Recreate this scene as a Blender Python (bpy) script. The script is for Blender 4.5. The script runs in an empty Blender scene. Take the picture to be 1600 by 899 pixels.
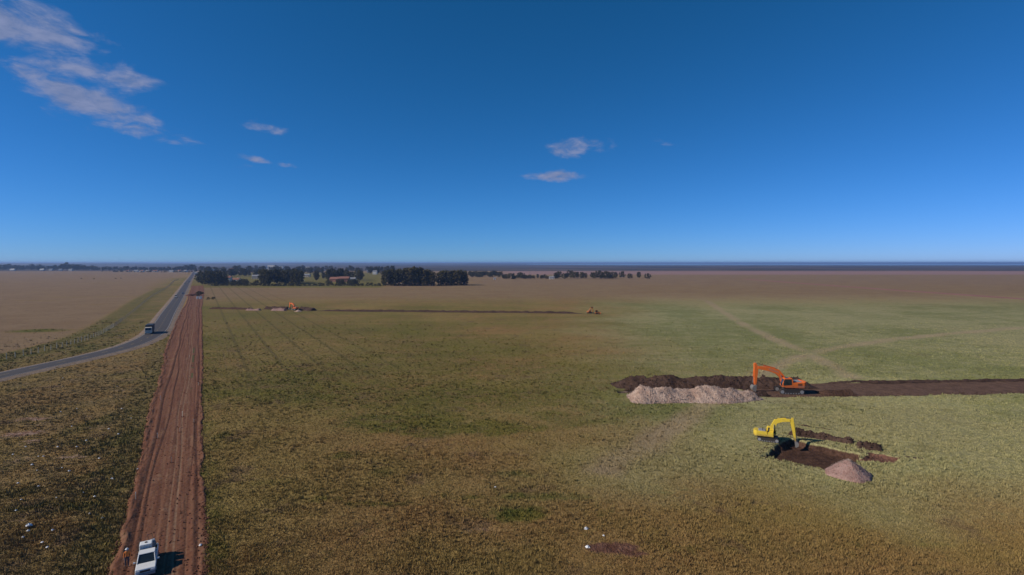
import bpy, math, random
import numpy as np
from mathutils import Vector, Matrix

random.seed(7)
RNG = np.random.default_rng(7)
S = bpy.context.scene
COL = S.collection
R = math.radians

# ------------------------------------------------------------------ camera
H = 30.0            # drone height above the field
F = 845.0           # focal length in pixels of a 1600 wide picture
HY = 411.0          # row of the true horizon
cam_d = bpy.data.cameras.new('camera')
cam = bpy.data.objects.new('camera', cam_d)
COL.objects.link(cam)
cam.location = (0, 0, H)
cam.rotation_euler = (R(90), 0, 0)
cam_d.sensor_width = 36.0
cam_d.lens = 36.0 * F / 1600.0
cam_d.shift_y = -(449.5 - HY) / 1600.0
cam_d.clip_start = 0.5
cam_d.clip_end = 80000
S.camera = cam

# ------------------------------------------------------------------ sun, sky, exposure
SUN_EL = R(34)
SUN_AZ = math.atan2(-0.96, -0.26)          # measured from +Y towards +X
sdir = Vector((math.sin(SUN_AZ) * math.cos(SUN_EL), math.cos(SUN_AZ) * math.cos(SUN_EL), math.sin(SUN_EL)))
sl = bpy.data.lights.new('sun', 'SUN')
sl.energy = 4.2
sl.angle = R(0.5)
sl.color = (1.0, 0.91, 0.77)
so = bpy.data.objects.new('sun', sl)
so.rotation_euler = (-sdir).to_track_quat('-Z', 'Y').to_euler()
so.location = (0, 0, 200)
COL.objects.link(so)

S.view_settings.view_transform = 'Standard'
S.view_settings.look = 'None'
S.view_settings.exposure = 0.0
S.view_settings.gamma = 1.0
S.view_settings.use_curve_mapping = False
S.cycles.max_bounces = 6
S.cycles.diffuse_bounces = 2
S.cycles.glossy_bounces = 2
S.cycles.transmission_bounces = 2
S.cycles.volume_bounces = 0
S.cycles.transparent_max_bounces = 6
S.cycles.use_denoising = True


class NT:
    """small helper that writes shader nodes"""
    def __init__(self, tree):
        self.t = tree
        self.n = tree.nodes
        self.l = tree.links

    def node(self, kind, **kw):
        nd = self.n.new(kind)
        for k, v in kw.items():
            setattr(nd, k, v)
        return nd

    def put(self, sock, v):
        if hasattr(v, 'is_output') or isinstance(v, bpy.types.NodeSocket):
            self.l.new(v, sock)
        elif isinstance(v, (tuple, list)) and len(v) == 3 and sock.type == 'RGBA':
            sock.default_value = (*v, 1)
        else:
            sock.default_value = v

    def math(self, op, a, b=0.0, c=None, clamp=False):
        nd = self.node('ShaderNodeMath', operation=op, use_clamp=clamp)
        self.put(nd.inputs[0], a)
        self.put(nd.inputs[1], b)
        if c is not None:
            self.put(nd.inputs[2], c)
        return nd.outputs[0]

    def vmath(self, op, a, b=(0, 0, 0), scale=None):
        nd = self.node('ShaderNodeVectorMath', operation=op)
        self.put(nd.inputs[0], a)
        self.put(nd.inputs[1], b)
        if scale is not None:
            self.put(nd.inputs['Scale'], scale)
        return nd.outputs['Value'] if op in ('DOT_PRODUCT', 'LENGTH', 'DISTANCE') else nd.outputs[0]

    def noise(self, vec, scale, detail=3.0, rough=0.55, dist=0.0):
        nd = self.node('ShaderNodeTexNoise')
        self.put(nd.inputs['Vector'], vec)
        self.put(nd.inputs['Scale'], scale)
        nd.inputs['Detail'].default_value = detail
        nd.inputs['Roughness'].default_value = rough
        nd.inputs['Distortion'].default_value = dist
        return nd.outputs[0]

    def voronoi(self, vec, scale, feature='F1', out='Distance'):
        nd = self.node('ShaderNodeTexVoronoi', feature=feature)
        self.put(nd.inputs['Vector'], vec)
        self.put(nd.inputs['Scale'], scale)
        return nd.outputs[out]

    def step(self, v, lo, hi, a=0.0, b=1.0, smooth=True):
        nd = self.node('ShaderNodeMapRange')
        nd.interpolation_type = 'SMOOTHSTEP' if smooth else 'LINEAR'
        nd.clamp = True
        self.put(nd.inputs[0], v)
        for i, q in enumerate((lo, hi, a, b)):
            self.put(nd.inputs[i + 1], q)
        return nd.outputs[0]

    def mix(self, f, a, b, blend='MIX'):
        nd = self.node('ShaderNodeMix', data_type='RGBA', blend_type=blend)
        self.put(nd.inputs[0], f)
        self.put(nd.inputs[6], a)
        self.put(nd.inputs[7], b)
        return nd.outputs[2]

    def bump(self, h, strength=0.5, dist=0.1):
        nd = self.node('ShaderNodeBump')
        self.put(nd.inputs['Strength'], strength)
        self.put(nd.inputs['Distance'], dist)
        self.put(nd.inputs['Height'], h)
        return nd.outputs[0]

    def attr(self, name):
        nd = self.node('ShaderNodeAttribute', attribute_name=name)
        sp = self.node('ShaderNodeSeparateColor')
        self.l.new(nd.outputs['Color'], sp.inputs[0])
        return sp.outputs[0], sp.outputs[1], sp.outputs[2], nd.outputs['Alpha']


def new_mat(name):
    m = bpy.data.materials.new(name)
    m.use_nodes = True
    t = NT(m.node_tree)
    b = m.node_tree.nodes['Principled BSDF']
    b.inputs['Specular IOR Level'].default_value = 0.3
    return m, t, b


# ---- sky: clear deep blue with a thin field of clouds on a plane high above
W = bpy.data.worlds.new('World')
S.world = W
W.use_nodes = True
wt = NT(W.node_tree)
bg = W.node_tree.nodes['Background']
bg.inputs['Strength'].default_value = 0.09
sky = wt.node('ShaderNodeTexSky', sky_type='NISHITA')
sky.sun_disc = False
sky.sun_elevation = SUN_EL
sky.sun_rotation = SUN_AZ
sky.altitude = 3000
sky.air_density = 1.0
sky.dust_density = 0.0
sky.ozone_density = 1.0
tc = wt.node('ShaderNodeTexCoord')
sp = wt.node('ShaderNodeSeparateXYZ')
wt.l.new(tc.outputs['Generated'], sp.inputs[0])
dz = wt.math('MAXIMUM', sp.outputs[2], 0.02)
cu = wt.math('DIVIDE', sp.outputs[0], dz)
cv = wt.math('DIVIDE', sp.outputs[1], dz)
cc = wt.node('ShaderNodeCombineXYZ')
wt.l.new(cu, cc.inputs[0])
wt.l.new(cv, cc.inputs[1])
cloud_uv = cc.outputs[0]
mask = None
# cloud banks: centre u, v on the cloud plane, radius across, radius along, turn, weight
BANKS = [(-2.12, 2.25, 0.46, 0.55, 0.10, 1.0), (-2.60, 3.35, 0.40, 0.95, 0.22, 1.08), (-2.85, 4.15, 0.34, 0.60, 0.2, 1.0), (-2.25, 2.95, 0.5, 0.6, 0.2, 0.85),
         (-1.87, 4.02, 0.22, 0.36, 0.0, 0.86), (-2.45, 5.25, 0.16, 0.36, 0.0, 0.7), (-2.30, 5.55, 0.16, 0.36, 0.0, 0.7),
         (0.58, 4.70, 0.46, 0.65, -0.1, 1.08), (0.50, 6.25, 0.62, 0.60, 0.0, 1.05), (1.45, 4.6, 0.5, 0.4, 0.2, 0.6)]
for (u0, v0, ru, rv, turn, wgt) in BANKS:
    d = wt.vmath('SUBTRACT', cloud_uv, (u0, v0, 0))
    rot = wt.node('ShaderNodeVectorRotate', rotation_type='Z_AXIS')
    wt.l.new(d, rot.inputs['Vector'])
    rot.inputs['Angle'].default_value = -turn
    d = wt.vmath('MULTIPLY', rot.outputs[0], (1 / ru, 1 / rv, 0))
    e = wt.vmath('LENGTH', d)
    k = wt.step(e, 1.35, 0.1, 0.0, wgt)
    mask = k if mask is None else wt.math('MAXIMUM', mask, k)
cloud_dir = wt.vmath('MULTIPLY', tc.outputs['Generated'], (1.0, 1.0, 2.3))
n1 = wt.noise(cloud_dir, 10.0, 7, 0.58, 0.5)
n2 = wt.noise(cloud_dir, 30.0, 5, 0.6, 0.4)
nn = wt.math('ADD', wt.math('MULTIPLY', n1, 1.05), wt.math('SUBTRACT', wt.math('MULTIPLY', n2, 0.45), 0.26))
dens = wt.math('SUBTRACT', wt.math('ADD', wt.math('MULTIPLY', mask, 0.46), nn), 0.735)
cover = wt.step(dens, -0.02, 0.30, 0.0, 0.96)
# the same clear sky everywhere, deepened channel by channel as a polarised drone camera records it
sc_ = wt.node('ShaderNodeSeparateColor')
wt.l.new(sky.outputs[0], sc_.inputs[0])
cb_ = wt.node('ShaderNodeCombineColor')
for i_, (pre, gam, gain) in enumerate(((0.054, 1.45, 0.70), (0.081, 0.90, 0.58), (0.108, 1.05, 0.92))):
    q_ = wt.math('POWER', wt.math('MULTIPLY', sc_.outputs[i_], pre), gam)
    wt.l.new(wt.math('MULTIPLY', q_, gain / 0.09), cb_.inputs[i_])
skyc = cb_.outputs[0]
cloudc = wt.mix(wt.step(n2, 0.3, 0.7), (1.7, 2.35, 4.3), (2.5, 3.05, 5.1))
wt.l.new(wt.mix(cover, skyc, cloudc), bg.inputs['Color'])


# ------------------------------------------------------------------ numbers
def at(px, py):
    """ground point of the place that the photograph shows at a pixel"""
    return (px - 800.0) * H / (py - HY), F * H / (py - HY)


def _hash(ix, iy, seed):
    h = (ix.astype(np.int64) * 374761393 + iy.astype(np.int64) * 668265263 + seed * 974634777) & 0x7fffffff
    h = ((h ^ (h >> 13)) * 1274126177) & 0x7fffffff
    return ((h ^ (h >> 16)) & 0xffff) / 65535.0


def vn(x, y, seed=0):
    x = np.asarray(x, float)
    y = np.asarray(y, float)
    ix, iy = np.floor(x), np.floor(y)
    fx, fy = x - ix, y - iy
    fx = fx * fx * (3 - 2 * fx)
    fy = fy * fy * (3 - 2 * fy)
    a, b = _hash(ix, iy, seed), _hash(ix + 1, iy, seed)
    c, d = _hash(ix, iy + 1, seed), _hash(ix + 1, iy + 1, seed)
    return (a * (1 - fx) + b * fx) * (1 - fy) + (c * (1 - fx) + d * fx) * fy


def fbm(x, y, seed=0, o=3):
    s, a, t = 0, 1.0, 0
    for i in range(o):
        s = s + a * vn(x * 2 ** i, y * 2 ** i, seed + 17 * i)
        t += a
        a *= 0.5
    return s / t


def sm(v, lo, hi):
    t = np.clip((np.asarray(v, float) - lo) / (hi - lo), 0, 1)
    return t * t * (3 - 2 * t)


def spline(pts, n=8):
    """Catmull-Rom through 2-D points"""
    P = [np.array(p, float) for p in pts]
    P = [2 * P[0] - P[1]] + P + [2 * P[-1] - P[-2]]
    out = []
    for i in range(1, len(P) - 2):
        p0, p1, p2, p3 = P[i - 1:i + 3]
        for k in range(n):
            t = k / n
            out.append(0.5 * (2 * p1 + (p2 - p0) * t + (2 * p0 - 5 * p1 + 4 * p2 - p3) * t * t + (3 * p1 - p0 - 3 * p2 + p3) * t ** 3))
    out.append(P[-2])
    return np.array(out)


def resample(L, step):
    """even spacing along a polyline; step may be a function of arc length"""
    seg = np.hypot(*(L[1:] - L[:-1]).T)
    s = np.concatenate([[0], np.cumsum(seg)])
    ts, t = [], 0.0
    while t < s[-1]:
        ts.append(t)
        t += step(t) if callable(step) else step
    ts = np.array(ts)
    return np.stack([np.interp(ts, s, L[:, 0]), np.interp(ts, s, L[:, 1])], 1)


def pdist(x, y, L):
    """distance to a polyline and its sign (positive on the right of its direction)"""
    best = np.full(x.shape, 1e18)
    sg = np.zeros(x.shape)
    for a, b in zip(L[:-1], L[1:]):
        d = b - a
        q = d @ d
        t = np.clip(((x - a[0]) * d[0] + (y - a[1]) * d[1]) / q, 0, 1)
        ex, ey = x - a[0] - t * d[0], y - a[1] - t * d[1]
        e = ex * ex + ey * ey
        m = e < best
        best = np.where(m, e, best)
        sg = np.where(m, np.sign(d[1] * ex - d[0] * ey), sg)
    return np.sqrt(best), sg


STRIP_O = np.array([-36.0, 55.0])          # the cleared strip of red earth: origin, along, across
ST_A = np.array([-0.5, 0.8660254])
ST_P = np.array([0.8660254, 0.5])
ROAD = spline([(-122, 20), (-130, 70), (-133.5, 110), (-135, 145), (-135, 174), (-139, 199), (-155, 236), (-204, 321), (-289, 469),
               (-404, 668), (-521, 870), (-760, 1285), (-1000, 1700), (-1230, 2100)], 10)
FENCE = spline([(-156, 120), (-157, 150), (-157, 168), (-158, 182), (-162, 200), (-177, 236), (-222, 315), (-313, 469), (-432, 680),
                (-545, 872), (-644, 1056)], 8)
PIT = np.array([(38.2, 84.2), (47.2, 77.9), (55.6, 84.4), (47.6, 93.0)])
PIT_RECT = (33.0, 73.0, 68.0, 100.0)
WS = (63.4, 126.0)                          # the orange excavator's place beside the big cut
WS_RECT = (20.0, 112.0, 175.0, 146.0)
TRENCH = np.array([at(300, 482), at(360, 483), at(425, 484.5), at(470, 485), at(492, 486), at(640, 487.5), at(800, 489), at(922, 490.5)])
TRAILS = [spline([at(1055, 445), at(1090, 462), at(1150, 500), at(1210, 530), at(1270, 556), at(1330, 590)]),
          spline([at(940, 735), at(1040, 675), at(1130, 615), at(1200, 580), at(1270, 552), at(1400, 530), at(1600, 512)])]
HAUL = np.array([(428, 300), (424, 470), (421, 600), (423, 760), (430, 1000)], float)


def poly_sd(x, y, P):
    """signed distance to a convex polygon given counter-clockwise (negative inside)"""
    d = np.full(np.shape(x), -1e9)
    for a, b in zip(P, np.roll(P, -1, 0)):
        e = b - a
        n = np.array([e[1], -e[0]]) / np.hypot(*e)
        d = np.maximum(d, (x - a[0]) * n[0] + (y - a[1]) * n[1])
    return d


def strip_pa(x, y):
    dx, dy = x - STRIP_O[0], y - STRIP_O[1]
    return dx * ST_P[0] + dy * ST_P[1], dx * ST_A[0] + dy * ST_A[1]


def strip_edges(a):
    left = -4.2 - 1.3 * sm(a, 20, 70) - 1.6 * sm(a, 90, 180) + 1.6 * sm(a, 260, 420) + 1.0 * (fbm(a / 13.0, a * 0 + 3, 77, 4) - 0.5)
    right = 4.4 + 0.9 * (fbm(a / 11.0, a * 0 + 8, 78, 4) - 0.5) + 0.5 * sm(a, 40, 160) + 3.0 * sm(a, 300, 600)
    return left, right


# dry / green / bare patches seen in the photograph: px, py, half width, half height in pixels, weight
GREEN = [(650, 655, 105, 16, .75), (610, 635, 60, 10, .6), (740, 668, 120, 14, .7), (900, 655, 70, 16, .6), (470, 576, 70, 8, .75), (540, 588, 60, 7, .5),
         (700, 600, 170, 14, .5), (830, 590, 120, 12, .45), (620, 545, 150, 10, .35), (860, 545, 100, 8, .4), (780, 560, 120, 6, .4), (800, 742, 50, 8, .6), (800, 806, 52, 13, .9),
         (830, 778, 80, 7, .65), (735, 778, 60, 6, .55), (540, 712, 28, 6, .6), (595, 742, 20, 6, .5), (430, 755, 35, 8, .4), (345, 600, 18, 8, .6), (350, 680, 16, 9, .6), (345, 720, 25, 8, .4),
         (600, 790, 60, 5, .5), (500, 782, 40, 6, .45), (480, 805, 70, 6, .3), (350, 835, 20, 12, .45), (400, 690, 30, 5, .35), (470, 560, 90, 6, .3), (380, 530, 60, 8, .3), (600, 520, 120, 5, .35),
         (960, 724, 40, 8, .4), (1000, 640, 40, 10, .4), (1050, 770, 70, 12, .35), (1450, 700, 80, 10, .35), (1480, 640, 120, 8, .35), (1080, 520, 90, 6, .4), (1350, 600, 120, 8, .4),
         (1130, 860, 140, 12, .3), (1420, 850, 120, 14, .35), (1030, 590, 60, 8, .4),
         (95, 795, 75, 14, .8), (140, 770, 60, 18, .6), (150, 830, 50, 25, .7), (60, 830, 40, 20, .5), (160, 740, 40, 24, .7), (185, 690, 26, 40, .8), (120, 693, 30, 7, .7), (205, 640, 24, 34, .7),
         (225, 590, 16, 30, .55), (195, 585, 30, 6, .55), (50, 640, 40, 6, .3), (30, 770, 30, 9, .6), (100, 600, 60, 5, .25), (240, 548, 16, 10, .6), (80, 850, 70, 12, .45), (55, 517, 48, 4, 1.0), (100, 516, 20, 2, .6)]
LEFT_DARK = [(52, 517, 50, 3.6, 1.0), (105, 515.5, 16, 1.6, .7), (165, 442.5, 30, .9, .55), (60, 431, 90, .5, .4), (110, 464.5, 40, 1.0, .5), (60, 470, 60, .9, .5), (185, 463.5, 26, 1.2, .6), (150, 476, 14, 1.2, .4), (20, 443, 20, .6, .4), (220, 446, 30, .6, .35)]
BARE = [(35, 678, 42, 7, 1.0), (70, 664, 40, 3, .5), (30, 720, 30, 5, .4), (70, 740, 45, 4, .4), (85, 650, 60, 3, .35), (100, 725, 30, 4, .35), (960, 858, 42, 9, 1.0), (990, 866, 30, 6, .8), (765, 829, 26, 3.2, .9),
        (722, 797, 10, 2.5, .6), (40, 750, 60, 5, .35), (95, 812, 40, 5, .3), (210, 578, 18, 2, .5), (120, 670, 60, 4, .45), (45, 690, 30, 5, .8), (110, 715, 22, 3, .6), (55, 655, 30, 2.5, .7), (150, 655, 26, 2.5, .5), (30, 815, 26, 4, .7), (70, 800, 16, 3, .5), (190, 610, 20, 2, .5), (600, 600, 30, 2.5, .3), (500, 588, 18, 2.5, .4), (420, 572, 25, 3, .25)]


def blobs(x, y, items, seed):
    m = np.zeros(np.shape(x))
    w = 1.1 * (fbm(x / 14.0, y / 14.0, seed, 4) - 0.5) + 0.5 * (fbm(x / 3.0, y / 3.0, seed + 1, 2) - 0.5)
    for (px, py, rx, ry, k) in items:
        X, Y = at(px, py)
        a = rx * H / (py - HY)
        b = ry * F * H / (py - HY) ** 2
        e = np.sqrt(((x - X) / a) ** 2 + ((y - Y) / b) ** 2) + w * 1.5
        m = np.maximum(m, k * (1 - sm(e, 0.25, 1.55)))
    return m


def zones(x, y):
    """what grows or lies where: two sets of four weights for the ground's material"""
    x = np.asarray(x, float)
    y = np.asarray(y, float)
    p, a = strip_pa(x, y)
    rd, rs = pdist(x, y, ROAD)
    fd, fs = pdist(x, y, FENCE)
    right = sm(p, -2, 2)                     # the big field on the right of the red strip
    left_field = sm(np.where(fs < 0, fd, -fd), 9, 13)
    scrub = (1 - right) * sm(np.where(rs > 0, rd, -rd), 5, 9) * (1 - sm(y, 300, 420))
    g = blobs(x, y, GREEN, 3)
    far = sm(y, 330, 520)
    big = fbm(x / 34, y / 60, 9, 4) - 0.5
    streak = fbm(x / 30, y / 7, 10, 3) - 0.5
    mb_ = sm(y + 30 * big + 0.10 * x, 96, 122) * (1 - far)
    g = np.maximum(g, right * (0.16 + 0.40 * mb_ + 0.14 * far + (0.75 * big + 0.35 * streak) * (0.35 + 0.65 * mb_)))
    g = np.maximum(g, scrub * (0.30 + 0.5 * (fbm(x / 7, y / 7, 5) - 0.5)))
    le, re = strip_edges(a)
    g = np.maximum(g, (1 - right) * 0.62 * sm(p, le - 9, le - 2) * (1 - sm(a, 200, 300)))
    g = np.maximum(g, right * 0.5 * (1 - sm(p, re, re + 5)))
    verge = (1 - left_field) * sm(np.where(rs < 0, rd, -rd), 4, 6)
    g = np.maximum(g, verge * (0.66 + 1.2 * (fbm(x / 5, y / 9, 21) - 0.5)))
    scrub = np.maximum(scrub, verge * 0.85 * (1 - sm(y, 500, 900)))
    bank = np.where(fs < 0, 1, 0) * (1 - sm(fd, 8, 13))
    g = np.maximum(g, bank * (0.85 + 0.6 * (fbm(x / 5, y / 9, 22) - 0.5)))
    g = np.maximum(g, 1.1 * np.exp(-((np.where(fs < 0, fd, -fd) + 1.2) / 1.1) ** 2))  # dark line beside the fence: shade of a ditch put into the ground colour
    g = np.maximum(g, 0.95 * np.exp(-((np.where(fs < 0, fd, -fd) - 9.5) / 1.6) ** 2))
    straw = left_field * (0.92 + 0.25 * (fbm(x / 60, y / 60, 31) - 0.5))
    ld = blobs(x, y, LEFT_DARK, 33) * left_field
    straw = straw * (1 - 0.9 * ld)
    g = np.maximum(g, ld)
    straw = np.maximum(straw, right * far * 0.74)
    wooded = sm(y, 645, 660) * (1 - sm(x / y, -0.25, -0.22)) * (1 - sm(y, 1500, 1900)) * np.where(rs > 0, 1, 0)
    straw = straw * (1 - 0.9 * wooded)
    g = np.maximum(g, 0.75 * wooded)
    straw = np.maximum(straw, right * sm(y, 640, 760) * sm(x, -70, -40) * 0.9 * (1 - sm(y, 1150, 1300)))
    for T in TRAILS:
        td, _ = pdist(x, y, T)
        straw = np.maximum(straw, 0.80 * (1 - sm(td, 0.3, 2.5 + 6 * fbm(x / 6, y / 6, 41))) * (0.45 + fbm(x / 14, y / 14, 43)))
    soil = blobs(x, y, BARE, 13)
    sage = right * sm(x - 0.17 * y + 46 * (fbm(x / 24, y / 24, 47, 4) - 0.5), -34, 50) * (1 - sm(y, 300, 560)) * sm(y + 20 * (fbm(x / 15, y / 15, 48) - 0.5), 58, 80)
    mud = sm(y, 1330, 1420) * (1 - sm(y, 1900, 2100)) * sm(x + 0.02 * y, -60, 60)
    marsh = sm(y, 1900, 2100)
    one = np.stack([np.clip(g, 0, 1), np.clip(straw, 0, 1), np.clip(soil, 0, 1), scrub], -1)
    two = np.stack([sage, mud, marsh, np.clip(right * (1 - sm(p, 35, 85)) * sm(p, 6, 9) * sm(y, 85, 190), 0, 1)], -1)
    return one, two


def relief(x, y):
    p, a = strip_pa(x, y)
    rd, rs = pdist(x, y, ROAD)
    near = 1 - sm(np.hypot(x, y), 250, 500)
    le, re = strip_edges(a)
    off = np.minimum(sm(np.maximum(le - p, p - re), 0.5, 4), sm(rd, 6, 11))
    return near * off * (0.16 * (fbm(x / 2.2, y / 2.2, 51, 2) - 0.5) + 0.5 * (fbm(x / 17, y / 17, 52, 2) - 0.5))


# ------------------------------------------------------------------ mesh helpers
def np_obj(name, V, Fc, mat, parent=None, smooth=False):
    V = np.asarray(V, np.float32)
    Fc = np.asarray(Fc, np.int32)
    me = bpy.data.meshes.new(name)
    me.vertices.add(len(V))
    me.vertices.foreach_set('co', V.ravel())
    k = Fc.shape[1]
    me.loops.add(Fc.size)
    me.loops.foreach_set('vertex_index', Fc.ravel())
    me.polygons.add(len(Fc))
    me.polygons.foreach_set('loop_start', np.arange(0, Fc.size, k, dtype=np.int32))
    me.polygons.foreach_set('loop_total', np.full(len(Fc), k, np.int32))
    if smooth:
        me.polygons.foreach_set('use_smooth', np.ones(len(Fc), bool))
    me.update(calc_edges=True)
    me.materials.append(mat)
    o = bpy.data.objects.new(name, me)
    COL.objects.link(o)
    o.parent = parent
    return o


def set_attr(o, name, arr):
    at_ = o.data.attributes.new(name, 'FLOAT_COLOR', 'POINT')
    at_.data.foreach_set('color', np.asarray(arr, np.float32).ravel())


def grid_faces(nr, nc):
    i = np.arange(nr * nc).reshape(nr, nc)
    return np.stack([i[:-1, :-1], i[:-1, 1:], i[1:, 1:], i[1:, :-1]], -1).reshape(-1, 4)


class MB:
    """collects simple solids and links them as ONE mesh object"""
    def __init__(self):
        self.v, self.f = [], []

    def add(self, vs, fs, M=None):
        b = len(self.v)
        for p in vs:
            p = Vector(p)
            self.v.append(tuple(M @ p) if M else tuple(p))
        self.f += [tuple(i + b for i in q) for q in fs]
        return self

    def box(self, c, s, M=None, taper=1.0, ty=None):
        x, y, z = (q / 2 for q in s)
        ty = taper if ty is None else ty
        vs = [(-x, -y, -z), (x, -y, -z), (x, y, -z), (-x, y, -z), (-x * taper, -y * ty, z), (x * taper, -y * ty, z), (x * taper, y * ty, z), (-x * taper, y * ty, z)]
        vs = [(a + c[0], b + c[1], d + c[2]) for a, b, d in vs]
        return self.add(vs, [(3, 2, 1, 0), (4, 5, 6, 7), (0, 1, 5, 4), (1, 2, 6, 5), (2, 3, 7, 6), (3, 0, 4, 7)], M)

    def prism(self, poly, y0, y1, M=None):
        """outline in x, z pushed along y"""
        n = len(poly)
        vs = [(x, y0, z) for x, z in poly] + [(x, y1, z) for x, z in poly]
        fs = [tuple(range(n)), tuple(range(2 * n - 1, n - 1, -1))]
        fs += [(i, i + n, (i + 1) % n + n, (i + 1) % n) for i in range(n)]
        return self.add(vs, fs, M)

    def rod(self, p0, p1, r0, r1=None, n=10, caps=True):
        r1 = r0 if r1 is None else r1
        p0, p1 = Vector(p0), Vector(p1)
        d = (p1 - p0).normalized()
        u = d.orthogonal().normalized()
        w = d.cross(u)
        vs = []
        for p, r in ((p0, r0), (p1, r1)):
            for k in range(n):
                t = 2 * math.pi * k / n
                vs.append(p + u * (math.cos(t) * r) + w * (math.sin(t) * r))
        fs = [(k, (k + 1) % n, (k + 1) % n + n, k + n) for k in range(n)]
        if caps:
            fs += [tuple(range(n - 1, -1, -1)), tuple(range(n, 2 * n))]
        return self.add(vs, fs)

    def lathe(self, prof, n=14, c=(0, 0, 0)):
        vs = []
        for r, z in prof:
            for k in range(n):
                t = 2 * math.pi * k / n
                vs.append((c[0] + math.cos(t) * r, c[1] + math.sin(t) * r, c[2] + z))
        fs = []
        for i in range(len(prof) - 1):
            for k in range(n):
                fs.append((i * n + k, i * n + (k + 1) % n, (i + 1) * n + (k + 1) % n, (i + 1) * n + k))
        fs += [tuple(range(n - 1, -1, -1)), tuple(range((len(prof) - 1) * n, len(prof) * n))]
        return self.add(vs, fs)

    def build(self, name, mat, parent=None, bevel=0.0, smooth=False):
        me = bpy.data.meshes.new(name)
        me.from_pydata(self.v, [], self.f)
        me.materials.append(mat)
        if smooth:
            me.polygons.foreach_set('use_smooth', np.ones(len(me.polygons), bool))
        me.update()
        o = bpy.data.objects.new(name, me)
        COL.objects.link(o)
        o.parent = parent
        if bevel:
            bv = o.modifiers.new('bevel', 'BEVEL')
            bv.width = bevel
            bv.segments = 2
            bv.limit_method = 'ANGLE'
        return o


def tag(o, label=None, cat=None, group=None, kind=None):
    for k, v in (('label', label), ('category', cat), ('group', group), ('kind', kind)):
        if v:
            o[k] = v
    return o


def empty(name, loc=(0, 0, 0), rz=0.0):
    o = bpy.data.objects.new(name, None)
    o.empty_display_size = 0.3
    o.location = loc
    o.rotation_euler = (0, 0, rz)
    COL.objects.link(o)
    return o


def copy_tree(o, parent=None):
    c = o.copy()
    COL.objects.link(c)
    c.parent = parent
    for ch in list(o.children):
        copy_tree(ch, c)
    return c


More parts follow.
